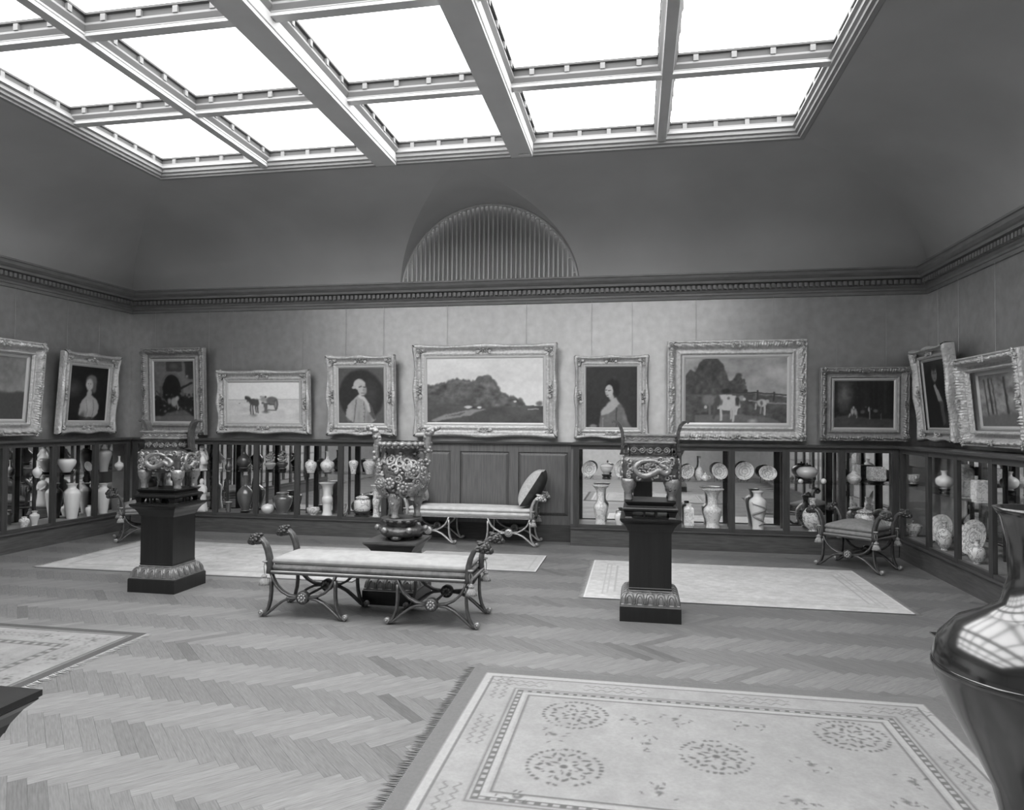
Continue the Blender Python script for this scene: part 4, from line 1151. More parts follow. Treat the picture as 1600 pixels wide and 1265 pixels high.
def P_lady():
    p = Pic(64, 80, 0.82, 0.10); p.noise(5, 0.05, 1)
    p.ell(0.08, 0.42, 0.28, 0.22, 0.34, 0.9, 0.2, 0.8); p.ell(0.1, 0.8, 0.3, 0.2, 0.12, 0.9, 0, 0.6)
    p.poly([(0.47, 0.52), (0.36, 0.60), (0.28, 0.70), (0.26, 0.88), (0.36, 0.93), (0.66, 0.94), (0.78, 0.86), (0.80, 0.72), (0.72, 0.60), (0.60, 0.54)], 0.70, 2); p.ell(0.50, 0.70, 0.16, 0.14, 0.76, 0.7)
    p.ell(0.51, 0.98, 0.26, 0.06, 0.30, 0.6); p.ell(0.36, 0.93, 0.10, 0.14, 0.22, 0.6, 0.3, 0.6)
    p.ell(0.55, 0.28, 0.18, 0.16, 0.46, 0.3); p.ell(0.63, 0.40, 0.085, 0.12, 0.42, 0.5)
    p.ell(0.515, 0.50, 0.085, 0.10, 0.70, 0.4); p.ell(0.50, 0.335, 0.115, 0.125, 0.76, 0.3)
    p.ell(0.47, 0.315, 0.018, 0.012, 0.36, 0.6); p.ell(0.53, 0.315, 0.018, 0.012, 0.36, 0.6); p.ell(0.485, 0.355, 0.012, 0.03, 0.62, 0.7); p.ell(0.495, 0.40, 0.022, 0.009, 0.45, 0.6)
    p.line([(0.44, 0.62), (0.49, 0.8), (0.47, 0.95)], 0.008, 0.55); p.line([(0.63, 0.62), (0.66, 0.78), (0.63, 0.95)], 0.008, 0.52)
    return p
def P_castle():
    p = Pic(62, 94, 0.65, 0.46); p.noise(8, 0.07, 2); p.noise(20, 0.05, 3)
    p.poly([(0.30, 0), (0.72, 0), (0.70, 0.17), (0.30, 0.17)], 0.27, 1); p.ell(0.5, 0.08, 0.14, 0.06, 0.38, 0.8)
    p.poly([(0.78, 0), (1, 0), (1, 0.3), (0.8, 0.3)], 0.2, 2)
    p.ell(0.45, 0.42, 0.30, 0.24, 0.42, 0.1); p.poly([(0.15, 0.42), (0.75, 0.42), (0.75, 0.62), (0.15, 0.62)], 0.36, 2)
    p.ell(0.45, 0.42, 0.23, 0.20, 0.10, 0.1); p.poly([(0.22, 0.42), (0.68, 0.42), (0.68, 0.62), (0.22, 0.62)], 0.10, 1)
    r = random.Random(4)
    p.poly([(0, 0.58), (1, 0.58), (1, 0.9), (0, 0.9)], 0.13, 3)
    for k in range(60):
        p.ell(r.uniform(0, 1), r.uniform(0.52, 0.88), r.uniform(0.02, 0.05), r.uniform(0.012, 0.035), r.choice((0.08, 0.16, 0.3, 0.42)), 0.6, r.uniform(0, 3))
    p.ell(0.50, 0.68, 0.10, 0.10, 0.62, 0.4); p.ell(0.38, 0.66, 0.06, 0.07, 0.55, 0.5); p.ell(0.58, 0.62, 0.06, 0.05, 0.70, 0.5); p.line([(0.58, 0.66), (0.60, 0.80)], 0.012, 0.6)
    p.ell(0.82, 0.32, 0.10, 0.10, 0.46, 0.7); p.line([(0.66, 0.46), (0.95, 0.36)], 0.02, 0.14); p.ell(0.83, 0.25, 0.035, 0.028, 0.55, 0.5)
    p.poly([(0.3, 0.86), (0.75, 0.80), (1, 0.92), (1, 1), (0.1, 1)], 0.44, 3, 0.8); p.line([(0.05, 0.50), (0.3, 0.68)], 0.012, 0.3)
    return p
def P_cart():
    p = Pic(110, 60, 1.85, 0.88); sky = p.v < 0.43
    p.P = np.where(sky, 0.96-0.03*p.v, 0.88); p.noise(6, 0.02, 5, 0.4)
    p.P[~sky] -= 0.02; p.noise(14, 0.07, 6, 0.35, mask=(~sky)*1.0)
    p.line([(0, 0.435), (1, 0.43)], 0.010, 0.74)
    p.ell(0.16, 0.53, 0.012, 0.014, 0.5); p.ell(0.12, 0.53, 0.02, 0.01, 0.9)
    p.ell(0.36, 0.83, 0.07, 0.05, 0.55, 0.9); p.ell(0.53, 0.74, 0.07, 0.05, 0.5, 0.8)
    p.ell(0.36, 0.50, 0.075, 0.10, 0.32, 0.3, 0.25); p.ell(0.41, 0.52, 0.035, 0.12, 0.34, 0.4)
    p.ell(0.295, 0.42, 0.038, 0.10, 0.30, 0.4, -0.55); p.ell(0.258, 0.39, 0.024, 0.055, 0.26, 0.4, 0.2); p.ell(0.27, 0.47, 0.012, 0.05, 0.4, 0.5)
    for x, y0, y1 in ((0.318, 0.55, 0.80), (0.348, 0.55, 0.80), (0.392, 0.58, 0.76), (0.418, 0.58, 0.76)): p.line([(x, y0), (x+0.004, y1)], 0.018, 0.34)
    p.ell(0.61, 0.45, 0.095, 0.10, 0.46, 0.3); p.ell(0.50, 0.42, 0.05, 0.10, 0.66, 0.5); p.ell(0.47, 0.36, 0.02, 0.03, 0.72); p.ell(0.53, 0.365, 0.014, 0.03, 0.3)
    p.poly([(0.47, 0.5), (0.66, 0.54), (0.66, 0.58), (0.47, 0.53)], 0.3, 1); p.poly([(0.5, 0.52), (0.56, 0.53), (0.55, 0.74), (0.51, 0.74)], 0.42, 1)
    p.ell(0.675, 0.56, 0.032, 0.16, 0.38, 0.25); p.ell(0.67, 0.56, 0.016, 0.11, 0.58, 0.4); p.line([(0.55, 0.70), (0.68, 0.70)], 0.012, 0.5); p.poly([(0.575, 0.58), (0.64, 0.58), (0.64, 0.68), (0.575, 0.68)], 0.86, 1)
    return p
def P_gent():
    p = Pic(72, 92, 0.84, 0.36); p.noise(4, 0.03, 7); p.ell(0.5, 0.5, 0.52, 0.49, 0.19, 0.10); p.ell(0.72, 0.48, 0.2, 0.3, 0.32, 0.9, 0, 0.6)
    p.poly([(0.42, 0.50), (0.20, 0.68), (0.155, 0.88), (0.33, 0.985), (0.74, 0.985), (0.82, 0.93), (0.72, 0.70), (0.58, 0.53)], 0.66, 1)
    p.poly([(0.60, 0.58), (0.74, 0.70), (0.82, 0.92), (0.78, 0.95), (0.66, 0.8)], 0.34, 2); p.line([(0.40, 0.58), (0.36, 0.75), (0.34, 0.97)], 0.012, 0.46)
    p.line([(0.55, 0.60), (0.58, 0.80), (0.56, 0.98)], 0.010, 0.5)
    for k in range(5): p.ell(0.555, 0.66+0.07*k, 0.014, 0.011, 0.42, 0.5)
    p.line([(0.56, 0.56), (0.64, 0.66), (0.67, 0.78)], 0.028, 0.78); p.ell(0.50, 0.52, 0.09, 0.05, 0.8, 0.4, 0.5)
    p.ell(0.47, 0.30, 0.145, 0.115, 0.76, 0.2); p.ell(0.35, 0.35, 0.06, 0.035, 0.70, 0.4, -0.3); p.ell(0.52, 0.385, 0.105, 0.125, 0.74, 0.2); p.ell(0.59, 0.40, 0.05, 0.1, 0.62, 0.7)
    p.line([(0.46, 0.345), (0.51, 0.34)], 0.012, 0.34); p.line([(0.56, 0.345), (0.60, 0.345)], 0.012, 0.34); p.ell(0.555, 0.40, 0.014, 0.03, 0.55, 0.6); p.line([(0.51, 0.45), (0.57, 0.45)], 0.010, 0.45); p.ell(0.54, 0.50, 0.05, 0.02, 0.42, 0.8)
    p.ell(0.25, 0.82, 0.08, 0.18, 0.74, 0.9, 0.2, 0.7); p.ell(0.45, 0.86, 0.05, 0.2, 0.58, 0.9, 0, 0.6); p.ell(0.66, 0.9, 0.1, 0.16, 0.46, 0.9, 0, 0.7)
    return p
def P_landscape():
    p = Pic(180, 102, 1.79, 0.84); p.P = 0.87+0.06*p.v; p.noise(3, 0.07, 8, 0.5); p.noise(9, 0.03, 9, 0.5)
    r = random.Random(6)
    top = [(0.0, 0.40), (0.1, 0.40), (0.18, 0.36), (0.26, 0.31), (0.33, 0.33), (0.42, 0.34), (0.47, 0.27), (0.52, 0.25), (0.57, 0.30), (0.61, 0.46), (0.65, 0.54), (0.70, 0.58), (0.78, 0.61), (0.84, 0.69), (1.0, 0.71)]
    for x, y in [(top[i][0]*(1-t)+top[i+1][0]*t, top[i][1]*(1-t)+top[i+1][1]*t) for i in range(len(top)-2) for t in (0, 0.25, 0.5, 0.75)]:
        p.ell(x+r.uniform(-0.01, 0.01), y+0.06, r.uniform(0.02, 0.04), r.uniform(0.05, 0.09), 0.40+r.uniform(-0.04, 0.06), 0.4)
    m = np.interp(p.u, [a for a, b in top], [b for a, b in top])+0.03
    p.mix(p.soften((p.v > m).astype(float), 1), 0.40)
    tree = ((p.v > m) & (p.v < 0.8))*1.0
    p.noise(9, 0.16, 10, 1.0, mask=tree); p.noise(22, 0.10, 11, 0.6, mask=tree)
    p.ell(0.36, 0.55, 0.10, 0.10, 0.50, 0.9, 0, 0.5)
    p.poly([(0, 0.72), (0.3, 0.70), (0.6, 0.76), (1, 0.74), (1, 1), (0, 1)], 0.34, 2); p.noise(12, 0.07, 12, 0.4, mask=(p.v > 0.74)*1.0)
    p.poly([(0.03, 0.97), (0.15, 0.87), (0.36, 0.80), (0.52, 0.785), (0.44, 0.83), (0.38, 0.89), (0.2, 0.93), (0.08, 0.99)], 0.58, 2); p.poly([(0.15, 0.90), (0.34, 0.83), (0.3, 0.88)], 0.40, 1)
    p.ell(0.36, 0.755, 0.045, 0.028, 0.80, 0.4); p.ell(0.455, 0.76, 0.022, 0.02, 0.86, 0.4); p.ell(0.41, 0.765, 0.02, 0.02, 0.25, 0.6); p.ell(0.76, 0.67, 0.015, 0.02, 0.82)
    p.ell(0.965, 0.70, 0.035, 0.05, 0.46, 0.5); p.line([(0.87, 0.785), (0.96, 0.785)], 0.006, 0.75)
    p.poly([(0.0, 0.6), (0.28, 0.62), (0.3, 0.72), (0.0, 0.74)], 0.36, 3, 0.5)
    return p
def P_woman():
    p = Pic(76, 92, 0.84, 0.20); p.noise(5, 0.03, 13)
    p.ell(0.58, 0.75, 0.32, 0.30, 0.23, 0.8)
    p.poly([(0.55, 0.53), (0.68, 0.61), (0.75, 0.70), (0.80, 0.86), (0.90, 1.0), (0.26, 1.0), (0.29, 0.80), (0.36, 0.68), (0.46, 0.60)], 0.45, 2); p.noise(14, 0.05, 14, mask=(p.P > 0.3)*1.0)
    p.poly([(0.44, 0.60), (0.58, 0.50), (0.66, 0.60), (0.56, 0.70), (0.44, 0.78), (0.30, 0.80), (0.30, 0.74), (0.36, 0.66)], 0.70, 2)
    p.line([(0.60, 0.68), (0.59, 0.98)], 0.012, 0.3); p.ell(0.76, 0.84, 0.06, 0.12, 0.54, 0.9, -0.2); p.line([(0.34, 0.84), (0.33, 0.98)], 0.008, 0.62)
    p.ell(0.14, 0.98, 0.10, 0.05, 0.55, 0.5)
    p.ell(0.53, 0.30, 0.155, 0.13, 0.10, 0.4); p.ell(0.60, 0.38, 0.07, 0.12, 0.10, 0.5); p.ell(0.57, 0.20, 0.05, 0.05, 0.3, 0.7, 0, 0.5)
    p.ell(0.50, 0.50, 0.055, 0.09, 0.70, 0.4, -0.3); p.ell(0.455, 0.40, 0.085, 0.115, 0.76, 0.2)
    p.line([(0.385, 0.385), (0.415, 0.385)], 0.010, 0.35); p.line([(0.445, 0.39), (0.485, 0.385)], 0.010, 0.35); p.ell(0.41, 0.43, 0.012, 0.03, 0.6, 0.7); p.line([(0.40, 0.468), (0.44, 0.468)], 0.009, 0.45)
    return p
def P_cows():
    p = Pic(160, 102, 1.5, 0.68); p.noise(4, 0.16, 15, 0.7); p.noise(10, 0.05, 16)
    p.ell(0.85, 0.22, 0.14, 0.12, 0.80, 0.9, 0, 0.6); p.ell(0.70, 0.35, 0.12, 0.10, 0.80, 0.9, 0, 0.5)
    r = random.Random(8)
    p.poly([(0, 0.27), (0.05, 0.17), (0.1, 0.22), (0.14, 0.06), (0.2, 0.0), (0.32, 0.0), (0.38, 0.10), (0.42, 0.28), (0.45, 0.36), (0.49, 0.28), (0.53, 0.24), (0.57, 0.34), (0.6, 0.45), (0.62, 0.6), (0, 0.6)], 0.30, 2)
    for k in range(70):
        x = r.uniform(0.0, 0.44); hi = np.interp(x, [0, 0.06, 0.13, 0.2, 0.28, 0.36, 0.44], [0.25, 0.18, 0.08, 0.0, 0.02, 0.12, 0.35])
        p.ell(x, r.uniform(hi+0.03, 0.55), r.uniform(0.02, 0.045), r.uniform(0.04, 0.07), r.uniform(0.24, 0.40), 0.9, 0, 0.6)
    for k in range(22): p.ell(r.uniform(0.44, 0.60), r.uniform(0.30, 0.52), r.uniform(0.015, 0.035), r.uniform(0.03, 0.05), r.uniform(0.24, 0.36), 0.5)
    p.ell(0.53, 0.27, 0.04, 0.05, 0.3, 0.5); p.noise(16, 0.10, 77, mask=((p.P < 0.42) & (p.v < 0.58))*1.0)
    p.poly([(0, 0.55), (0.3, 0.55), (0.55, 0.52), (1, 0.60), (1, 1), (0, 1)], 0.34, 3); low = (p.v > 0.56)*1.0
    p.noise(16, 0.14, 17, 0.8, mask=low)
    p.poly([(0.1, 0.88), (0.55, 0.86), (0.9, 0.94), (0.95, 1), (0.1, 1)], 0.50, 3, 0.7); p.ell(0.67, 0.97, 0.06, 0.05, 0.74, 0.8)
    p.line([(0.47, 0.53), (0.7, 0.53), (1, 0.57)], 0.012, 0.26); p.line([(0.715, 0.50), (0.715, 0.64)], 0.014, 0.26); p.line([(0.87, 0.53), (0.87, 0.65)], 0.014, 0.26); p.line([(0.66, 0.56), (0.66, 0.64)], 0.01, 0.3)
    p.line([(0.63, 0.655), (1, 0.71)], 0.010, 0.6)
    p.ell(0.24, 0.64, 0.085, 0.10, 0.50, 0.4); p.line([(0.24, 0.7), (0.245, 0.86)], 0.02, 0.46); p.ell(0.20, 0.75, 0.015, 0.03, 0.75)
    p.poly([(0.30, 0.58), (0.36, 0.555), (0.50, 0.58), (0.545, 0.60), (0.545, 0.76), (0.48, 0.80), (0.38, 0.80), (0.32, 0.78)], 0.80, 1); p.ell(0.325, 0.65, 0.04, 0.13, 0.34, 0.4); p.ell(0.36, 0.68, 0.02, 0.07, 0.4, 0.6); p.ell(0.43, 0.62, 0.02, 0.03, 0.45, 0.6); p.ell(0.52, 0.66, 0.03, 0.10, 0.25, 0.5)
    p.ell(0.56, 0.62, 0.03, 0.06, 0.62, 0.4, -0.6); p.ell(0.585, 0.635, 0.02, 0.03, 0.8, 0.4)
    for x, y0, y1, v in ((0.36, 0.75, 0.95, 0.78), (0.29, 0.7, 0.92, 0.36), (0.46, 0.78, 0.93, 0.74), (0.485, 0.75, 0.97, 0.78), (0.51, 0.75, 0.86, 0.8)): p.line([(x, y0), (x-0.005, y1)], 0.020, v)
    p.ell(0.76, 0.69, 0.055, 0.07, 0.76, 0.3); p.ell(0.755, 0.69, 0.018, 0.05, 0.4, 0.6); p.ell(0.81, 0.66, 0.022, 0.03, 0.7); p.line([(0.785, 0.74), (0.785, 0.87)], 0.014, 0.76); p.line([(0.75, 0.74), (0.745, 0.85)], 0.012, 0.6); p.line([(0.70, 0.7), (0.69, 0.78)], 0.012, 0.7)
    p.ell(0.41, 0.51, 0.06, 0.05, 0.18, 0.5)
    return p
def P_hounds():
    p = Pic(94, 72, 1.3, 0.13); p.noise(5, 0.05, 18); p.ell(0.17, 0.30, 0.20, 0.45, 0.46, 0.9, 0, 0.9); p.noise(14, 0.07, 19, mask=(p.u < 0.45)*1.0)
    for x, v in ((0.03, 0.12), (0.42, 0.12), (0.52, 0.16), (0.70, 0.08), (0.85, 0.20), (0.95, 0.08), (0.62, 0.08)): p.line([(x, 0), (x+0.01, 0.68)], 0.035, v, 0.6)
    p.line([(0.38, 0.0), (0.43, 0.16)], 0.02, 0.1); p.poly([(0, 0.78), (0.3, 0.73), (0.6, 0.80), (1, 0.80), (1, 1), (0, 1)], 0.28, 3); p.noise(10, 0.06, 20, 0.4, mask=(p.v > 0.74)*1.0)
    for x, y, rx, ry, v in ((0.31, 0.66, 0.035, 0.10, 0.70), (0.36, 0.66, 0.03, 0.10, 0.62), (0.27, 0.73, 0.02, 0.05, 0.64), (0.335, 0.57, 0.02, 0.04, 0.72), (0.48, 0.66, 0.05, 0.05, 0.34), (0.585, 0.61, 0.02, 0.07, 0.66), (0.70, 0.64, 0.05, 0.05, 0.38), (0.62, 0.60, 0.03, 0.03, 0.3), (0.53, 0.56, 0.02, 0.02, 0.36)): p.ell(x, y, rx, ry, v, 0.5)
    for x, y0, y1, v in ((0.38, 0.66, 0.79, 0.6), (0.60, 0.64, 0.81, 0.58), (0.79, 0.7, 0.82, 0.36), (0.26, 0.72, 0.78, 0.6)): p.line([(x, y0), (x, y1)], 0.012, v)
    return p
def P_dark_gent():
    p = Pic(66, 84, 0.78, 0.09); p.noise(5, 0.03, 21); p.ell(0.85, 0.9, 0.3, 0.2, 0.26, 0.9)
    p.ell(0.40, 0.21, 0.17, 0.15, 0.15, 0.4); p.ell(0.43, 0.20, 0.125, 0.135, 0.50, 0.25); p.ell(0.43, 0.11, 0.14, 0.07, 0.14, 0.6)
    p.line([(0.38, 0.19), (0.41, 0.19)], 0.01, 0.25); p.line([(0.46, 0.19), (0.49, 0.19)], 0.01, 0.25); p.line([(0.42, 0.27), (0.46, 0.27)], 0.008, 0.3)
    p.poly([(0.35, 0.37), (0.45, 0.35), (0.66, 0.62), (0.60, 0.66), (0.47, 0.60)], 0.64, 1); p.poly([(0.44, 0.36), (0.58, 0.40), (0.5, 0.44)], 0.08, 1)
    p.poly([(0.52, 0.60), (0.68, 0.62), (0.70, 0.92), (0.60, 0.98)], 0.32, 2)
    return p
def P_trees():
    p = Pic(70, 60, 1.2, 0.55); p.noise(6, 0.2, 22, 0.7); p.noise(14, 0.1, 23)
    for x, w, v in ((0.12, 0.02, 0.3), (0.22, 0.03, 0.26), (0.30, 0.018, 0.3), (0.55, 0.03, 0.25), (0.8, 0.02, 0.3)): p.line([(x, 0.1), (x+0.05, 0.9)], w, v)
    p.poly([(0, 0.78), (1, 0.75), (1, 1), (0, 1)], 0.42, 3)
    return p
def P_plain():
    p = Pic(70, 60, 1.2, 0.5); p.noise(5, 0.15, 24); p.poly([(0, 0.6), (1, 0.55), (1, 1), (0, 1)], 0.3, 3); return p

WY = YB-0.012
def backp(label, x0, x1, z0, z1, fw, style, pic, **k):
    return framed(label, ((x0+x1)/2, WY-0.035, z0), 0.0, x1-x0, z1-z0, fw, style, pic, **k)
backp('gilt framed crowd before a dark castle archway', -6.92, -5.928, 1.307, 2.53, 0.19, 'dense', P_castle(), seed=1, dull=True, wires=(0.12, 0.98))
backp('gilt framed horse and cart on a pale beach', -5.745, -4.36, 1.333, 2.20, 0.163, 'swept', P_cart(), seed=2, wires=(0.12, 0.88))
backp('gilt framed oval portrait of a man in a white wig', -4.112, -3.143, 1.322, 2.39, 0.166, 'swept', P_gent(), seed=3)
backp('wide gilt framed landscape of a wooded lane under open sky', -2.888, -0.99, 1.322, 2.518, 0.183, 'swept', P_landscape(), seed=4)
backp('gilt framed portrait of a dark haired woman in a low gown', -0.766, 0.145, 1.315, 2.352, 0.14, 'swept', P_woman(), seed=5)
backp('heavy gilt framed picture of white cows wading by a fence', 0.37, 1.992, 1.30, 2.525, 0.222, 'dense', P_cows(), seed=6)
backp('gilt framed picture of hounds in a dark forest', 2.14, 3.115, 1.312, 2.186, 0.163, 'dense', P_hounds(), seed=7, dull=True)
framed('gilt framed portrait of a seated lady in white with curled hair', (XL+0.047, 8.175, 1.328), PI/2, 0.985, 1.05, 0.175, 'swept', P_lady(), seed=8, tilt=0.07)
framed('large gilt framed picture cut off beside the lady portrait', (XL+0.047, 6.80, 1.313), PI/2, 1.14, 1.115, 0.20, 'dense', P_plain(), seed=9, tilt=0.07, depth=1.5)
framed('gilt framed portrait of a dark coated gentleman with white shirt', (XR-0.047, 8.515, 1.332), -PI/2, 0.93, 1.04, 0.15, 'swept', P_dark_gent(), seed=10, tilt=0.09, depth=1.5)
framed('gilt framed woodland picture hung next to the dark coated gentleman', (XR-0.047, 7.13, 1.312), -PI/2, 1.22, 0.86, 0.19, 'dense', P_trees(), seed=11, tilt=0.09, depth=2.2)
# ------------------------------------------------------------------ porcelain in the cases
PROF = {
 'meiping': [(0.50, 0), (0.52, 0.02), (0.55, 0.15), (0.68, 0.4), (0.92, 0.65), (1.0, 0.78), (0.93, 0.88), (0.6, 0.95), (0.38, 0.965), (0.38, 0.985), (0.46, 1.0), (0.34, 0.995), (0.3, 0.96)],
 'baluster': [(0.62, 0), (0.64, 0.02), (0.6, 0.08), (0.72, 0.3), (0.95, 0.55), (1.0, 0.68), (0.9, 0.77), (0.56, 0.83), (0.48, 0.88), (0.5, 0.94), (0.66, 0.985), (0.64, 1.0), (0.46, 0.98), (0.42, 0.88)],
 'shouldered': [(0.6, 0), (0.62, 0.02), (0.74, 0.2), (0.92, 0.5), (1.0, 0.68), (0.92, 0.78), (0.62, 0.85), (0.5, 0.88), (0.5, 0.93), (0.62, 0.985), (0.7, 1.0), (0.55, 0.99), (0.45, 0.9)],
 'gu': [(0.62, 0), (0.62, 0.03), (0.52, 0.1), (0.5, 0.3), (0.52, 0.36), (0.62, 0.42), (0.64, 0.5), (0.6, 0.56), (0.5, 0.6), (0.52, 0.75), (0.62, 0.88), (0.85, 0.965), (1.0, 0.99), (0.98, 1.0), (0.78, 0.97), (0.5, 0.85)],
 'yenyen': [(0.62, 0), (0.62, 0.02), (0.56, 0.12), (0.72, 0.28), (0.82, 0.4), (0.8, 0.48), (0.58, 0.54), (0.46, 0.6), (0.46, 0.75), (0.56, 0.88), (0.86, 0.96), (1.0, 0.985), (0.97, 1.0), (0.74, 0.97), (0.4, 0.8)],
 'bottle': [(0.45, 0), (0.47, 0.02), (0.5, 0.05), (0.85, 0.18), (1.0, 0.32), (0.92, 0.45), (0.55, 0.56), (0.28, 0.62), (0.22, 0.75), (0.22, 0.94), (0.3, 1.0), (0.2, 0.99), (0.16, 0.8)],
 'longneck': [(0.5, 0), (0.52, 0.02), (0.9, 0.16), (1.0, 0.28), (0.85, 0.42), (0.45, 0.54), (0.25, 0.64), (0.22, 0.8), (0.25, 0.97), (0.3, 1.0), (0.2, 0.99), (0.16, 0.7)],
 'pear': [(0.5, 0), (0.52, 0.03), (0.85, 0.16), (1.0, 0.3), (0.88, 0.48), (0.5, 0.66), (0.34, 0.78), (0.34, 0.9), (0.5, 1.0), (0.4, 0.99), (0.28, 0.85)],
 'ovoid': [(0.42, 0), (0.44, 0.02), (0.5, 0.1), (0.78, 0.3), (0.98, 0.55), (1.0, 0.68), (0.85, 0.84), (0.5, 0.95), (0.3, 0.98), (0.2, 1.0), (0.15, 0.99)],
 'ovoidneck': [(0.42, 0), (0.44, 0.02), (0.55, 0.08), (0.85, 0.25), (1.0, 0.42), (0.92, 0.54), (0.6, 0.64), (0.28, 0.70), (0.25, 0.8), (0.25, 0.97), (0.32, 1.0), (0.2, 0.99), (0.18, 0.8)],
 'jar': [(0.62, 0), (0.64, 0.03), (0.72, 0.15), (0.95, 0.45), (1.0, 0.62), (0.9, 0.8), (0.58, 0.88), (0.5, 0.9), (0.5, 0.97), (0.56, 1.0), (0.44, 0.99), (0.42, 0.88)],
 'widejar': [(0.5, 0), (0.52, 0.03), (0.6, 0.15), (0.85, 0.4), (1.0, 0.65), (0.95, 0.8), (0.7, 0.88), (0.58, 0.91), (0.58, 0.96), (0.68, 1.0), (0.54, 0.99), (0.5, 0.9)],
 'bowl': [(0.42, 0), (0.44, 0.06), (0.5, 0.1), (0.78, 0.4), (0.95, 0.62), (1.0, 0.8), (0.93, 0.95), (0.85, 1.0), (0.8, 0.97), (0.86, 0.8), (0.4, 0.2), (0.0, 0.14)],
 'lowbowl': [(0.5, 0), (0.5, 0.15), (0.8, 0.4), (0.97, 0.75), (1.0, 1.0), (0.93, 0.98), (0.7, 0.45), (0.0, 0.3)],
 'cup': [(0.62, 0), (0.65, 0.06), (0.66, 0.5), (0.85, 0.85), (1.0, 1.0), (0.92, 0.99), (0.6, 0.8), (0.55, 0.15), (0, 0.12)],
 'flask': [(0.4, 0), (0.42, 0.03), (0.36, 0.06), (0.8, 0.18), (1.0, 0.4), (0.92, 0.58), (0.55, 0.72), (0.3, 0.77), (0.28, 0.9), (0.36, 0.98), (0.4, 1.0), (0.28, 0.99), (0.22, 0.8)],
 'melon': [(0.35, 0), (0.4, 0.04), (0.8, 0.2), (1.0, 0.48), (0.96, 0.66), (0.7, 0.88), (0.3, 0.97), (0.12, 1.0)],
 'sphere': [(0.3, 0), (0.7, 0.12), (0.95, 0.35), (1.0, 0.55), (0.85, 0.82), (0.5, 0.97), (0.3, 1.0), (0.25, 0.97)],
 'cyljar': [(0.8, 0), (0.84, 0.03), (0.98, 0.2), (1.0, 0.7), (0.9, 0.86), (0.72, 0.92), (0.72, 1.0), (0.66, 0.99), (0.6, 0.9)],
 'square': [(0.8, 0), (0.85, 0.02), (0.8, 0.05), (0.98, 0.1), (1.0, 0.8), (0.85, 0.86), (0.5, 0.9), (0.5, 0.97), (0.62, 1.0), (0.45, 0.99), (0.4, 0.88)],
 'box': [(0.88, 0), (0.92, 0.04), (0.92, 0.1), (1.0, 0.12), (1.0, 0.92), (0.94, 1.0), (0.86, 0.99), (0.84, 0.3), (0, 0.3)],
}
def smooth_prof(pr, k=2):
    """Chaikin-free dense resample with Catmull-Rom so the turned shapes curve"""
    out = []
    for i in range(len(pr)-1):
        p0, p1, p2, p3 = pr[max(i-1, 0)], pr[i], pr[i+1], pr[min(i+2, len(pr)-1)]
        for j in range(k):
            t = j/k; f = lambda a, b, c, d: 0.5*((2*b)+(-a+c)*t+(2*a-5*b+4*c-d)*t*t+(-a+3*b-3*c+d)*t**3)
            out.append((max(0.0, f(p0[0], p1[0], p2[0], p3[0])), f(p0[1], p1[1], p2[1], p3[1])))
    out.append(pr[-1]); return out
SHELF = {'u': 0.8142, 'l': 0.2502}
def where(side, px, lvl, back):
    """pixel column -> place on the shelf, measured back from the front plane of the case"""
    z = SHELF[lvl]; py = 740 if lvl == 'u' else 805
    if side == 'b':
        p = on_y(px, py, CF+back); return (p[0], CF+back, z)
    if side == 'l':
        p = on_x(px, py, LF-back); return (LF-back, p[1], z)
    p = on_x(px, py, RF+back); return (RF+back, p[1], z)
def pot(side, px, lvl, kind, w, h, m, label, name='vase', cat=None, n=24, back=0.13, stand=0.0, sy=1.0, rot=0.0, lid=None, group=None, rotz=None, extra=None):
    """w, h in metres"""
    D = {'b': CD, 'l': LF-XL, 'r': XR-RF}[side]
    back = max(back, 0.034+sy*w/2*max(r for r, z in PROF[kind])); back = min(back, D-0.045-sy*w/2) if D-0.045-sy*w/2 > 0.034+sy*w/2 else D/2-0.005
    loc = where(side, px, lvl, back)
    t = thing(name, label, cat or name.split('_')[-1], loc, (rotz if rotz is not None else {'b': 0, 'l': PI/2, 'r': -PI/2}[side]), group)
    z0 = 0.0
    if stand:
        r = PROF[kind][0][0]*w/2+0.012
        obj('stand', MB().lathe([(r, 0.0), (r*1.1, stand*0.2), (r*0.85, stand*0.5), (r*1.15, stand*0.8), (r*1.15, stand*0.97), (0.0, stand)], 14), MT['stand'], t)
        z0 = stand+0.0003; h -= stand
    pr = [(r*w/2, z0+z*h) for r, z in (smooth_prof(PROF[kind]) if n > 8 else PROF[kind])]
    if n <= 8: pr = [(r/math.cos(PI/n), z) for r, z in pr]
    body = obj('body', MB().lathe(pr, n, (0, 0, 0), 1, sy, rot+(PI/n if n <= 8 else 0), True, PROF[kind][-1][0] == 0), MT[m], t, n > 8)
    if lid:
        r = PROF[kind][-3][0]*w/2*1.12; zt = z0+h+0.0003
        lo = obj('lid', MB().lathe([(r, 0), (r*1.05, 0.006), (r*0.9, 0.02), (r*0.45, 0.034), (r*0.15, 0.038)], 20, (0, 0, zt)), MT[m], t, True)
        obj('knob', MB().ell((0, 0, zt+0.048), (0.012, 0.012, 0.014), 10, 6), MT[m], lo, True)
    top = max(pr, key=lambda q: q[1])
    if n > 8 and top[0] > 0.008 and not lid:
        obj('rim', MB().tube([(top[0]*math.cos(2*PI*k/20), sy*top[0]*math.sin(2*PI*k/20), top[1]) for k in range(21)], 0.0032, 5, up=(0, 0, 1)), MT['rimglaze'], t, True)
    fr = pr[0][0]
    obj('foot_ring', MB().tube([(fr*math.cos(2*PI*k/20), sy*fr*math.sin(2*PI*k/20), pr[0][1]+0.0035) for k in range(21)], 0.0033, 5, up=(0, 0, 1)), MT['rimglaze'], t, True) if n > 8 else None
    if extra: extra(t, body, w, h, z0)
    return t
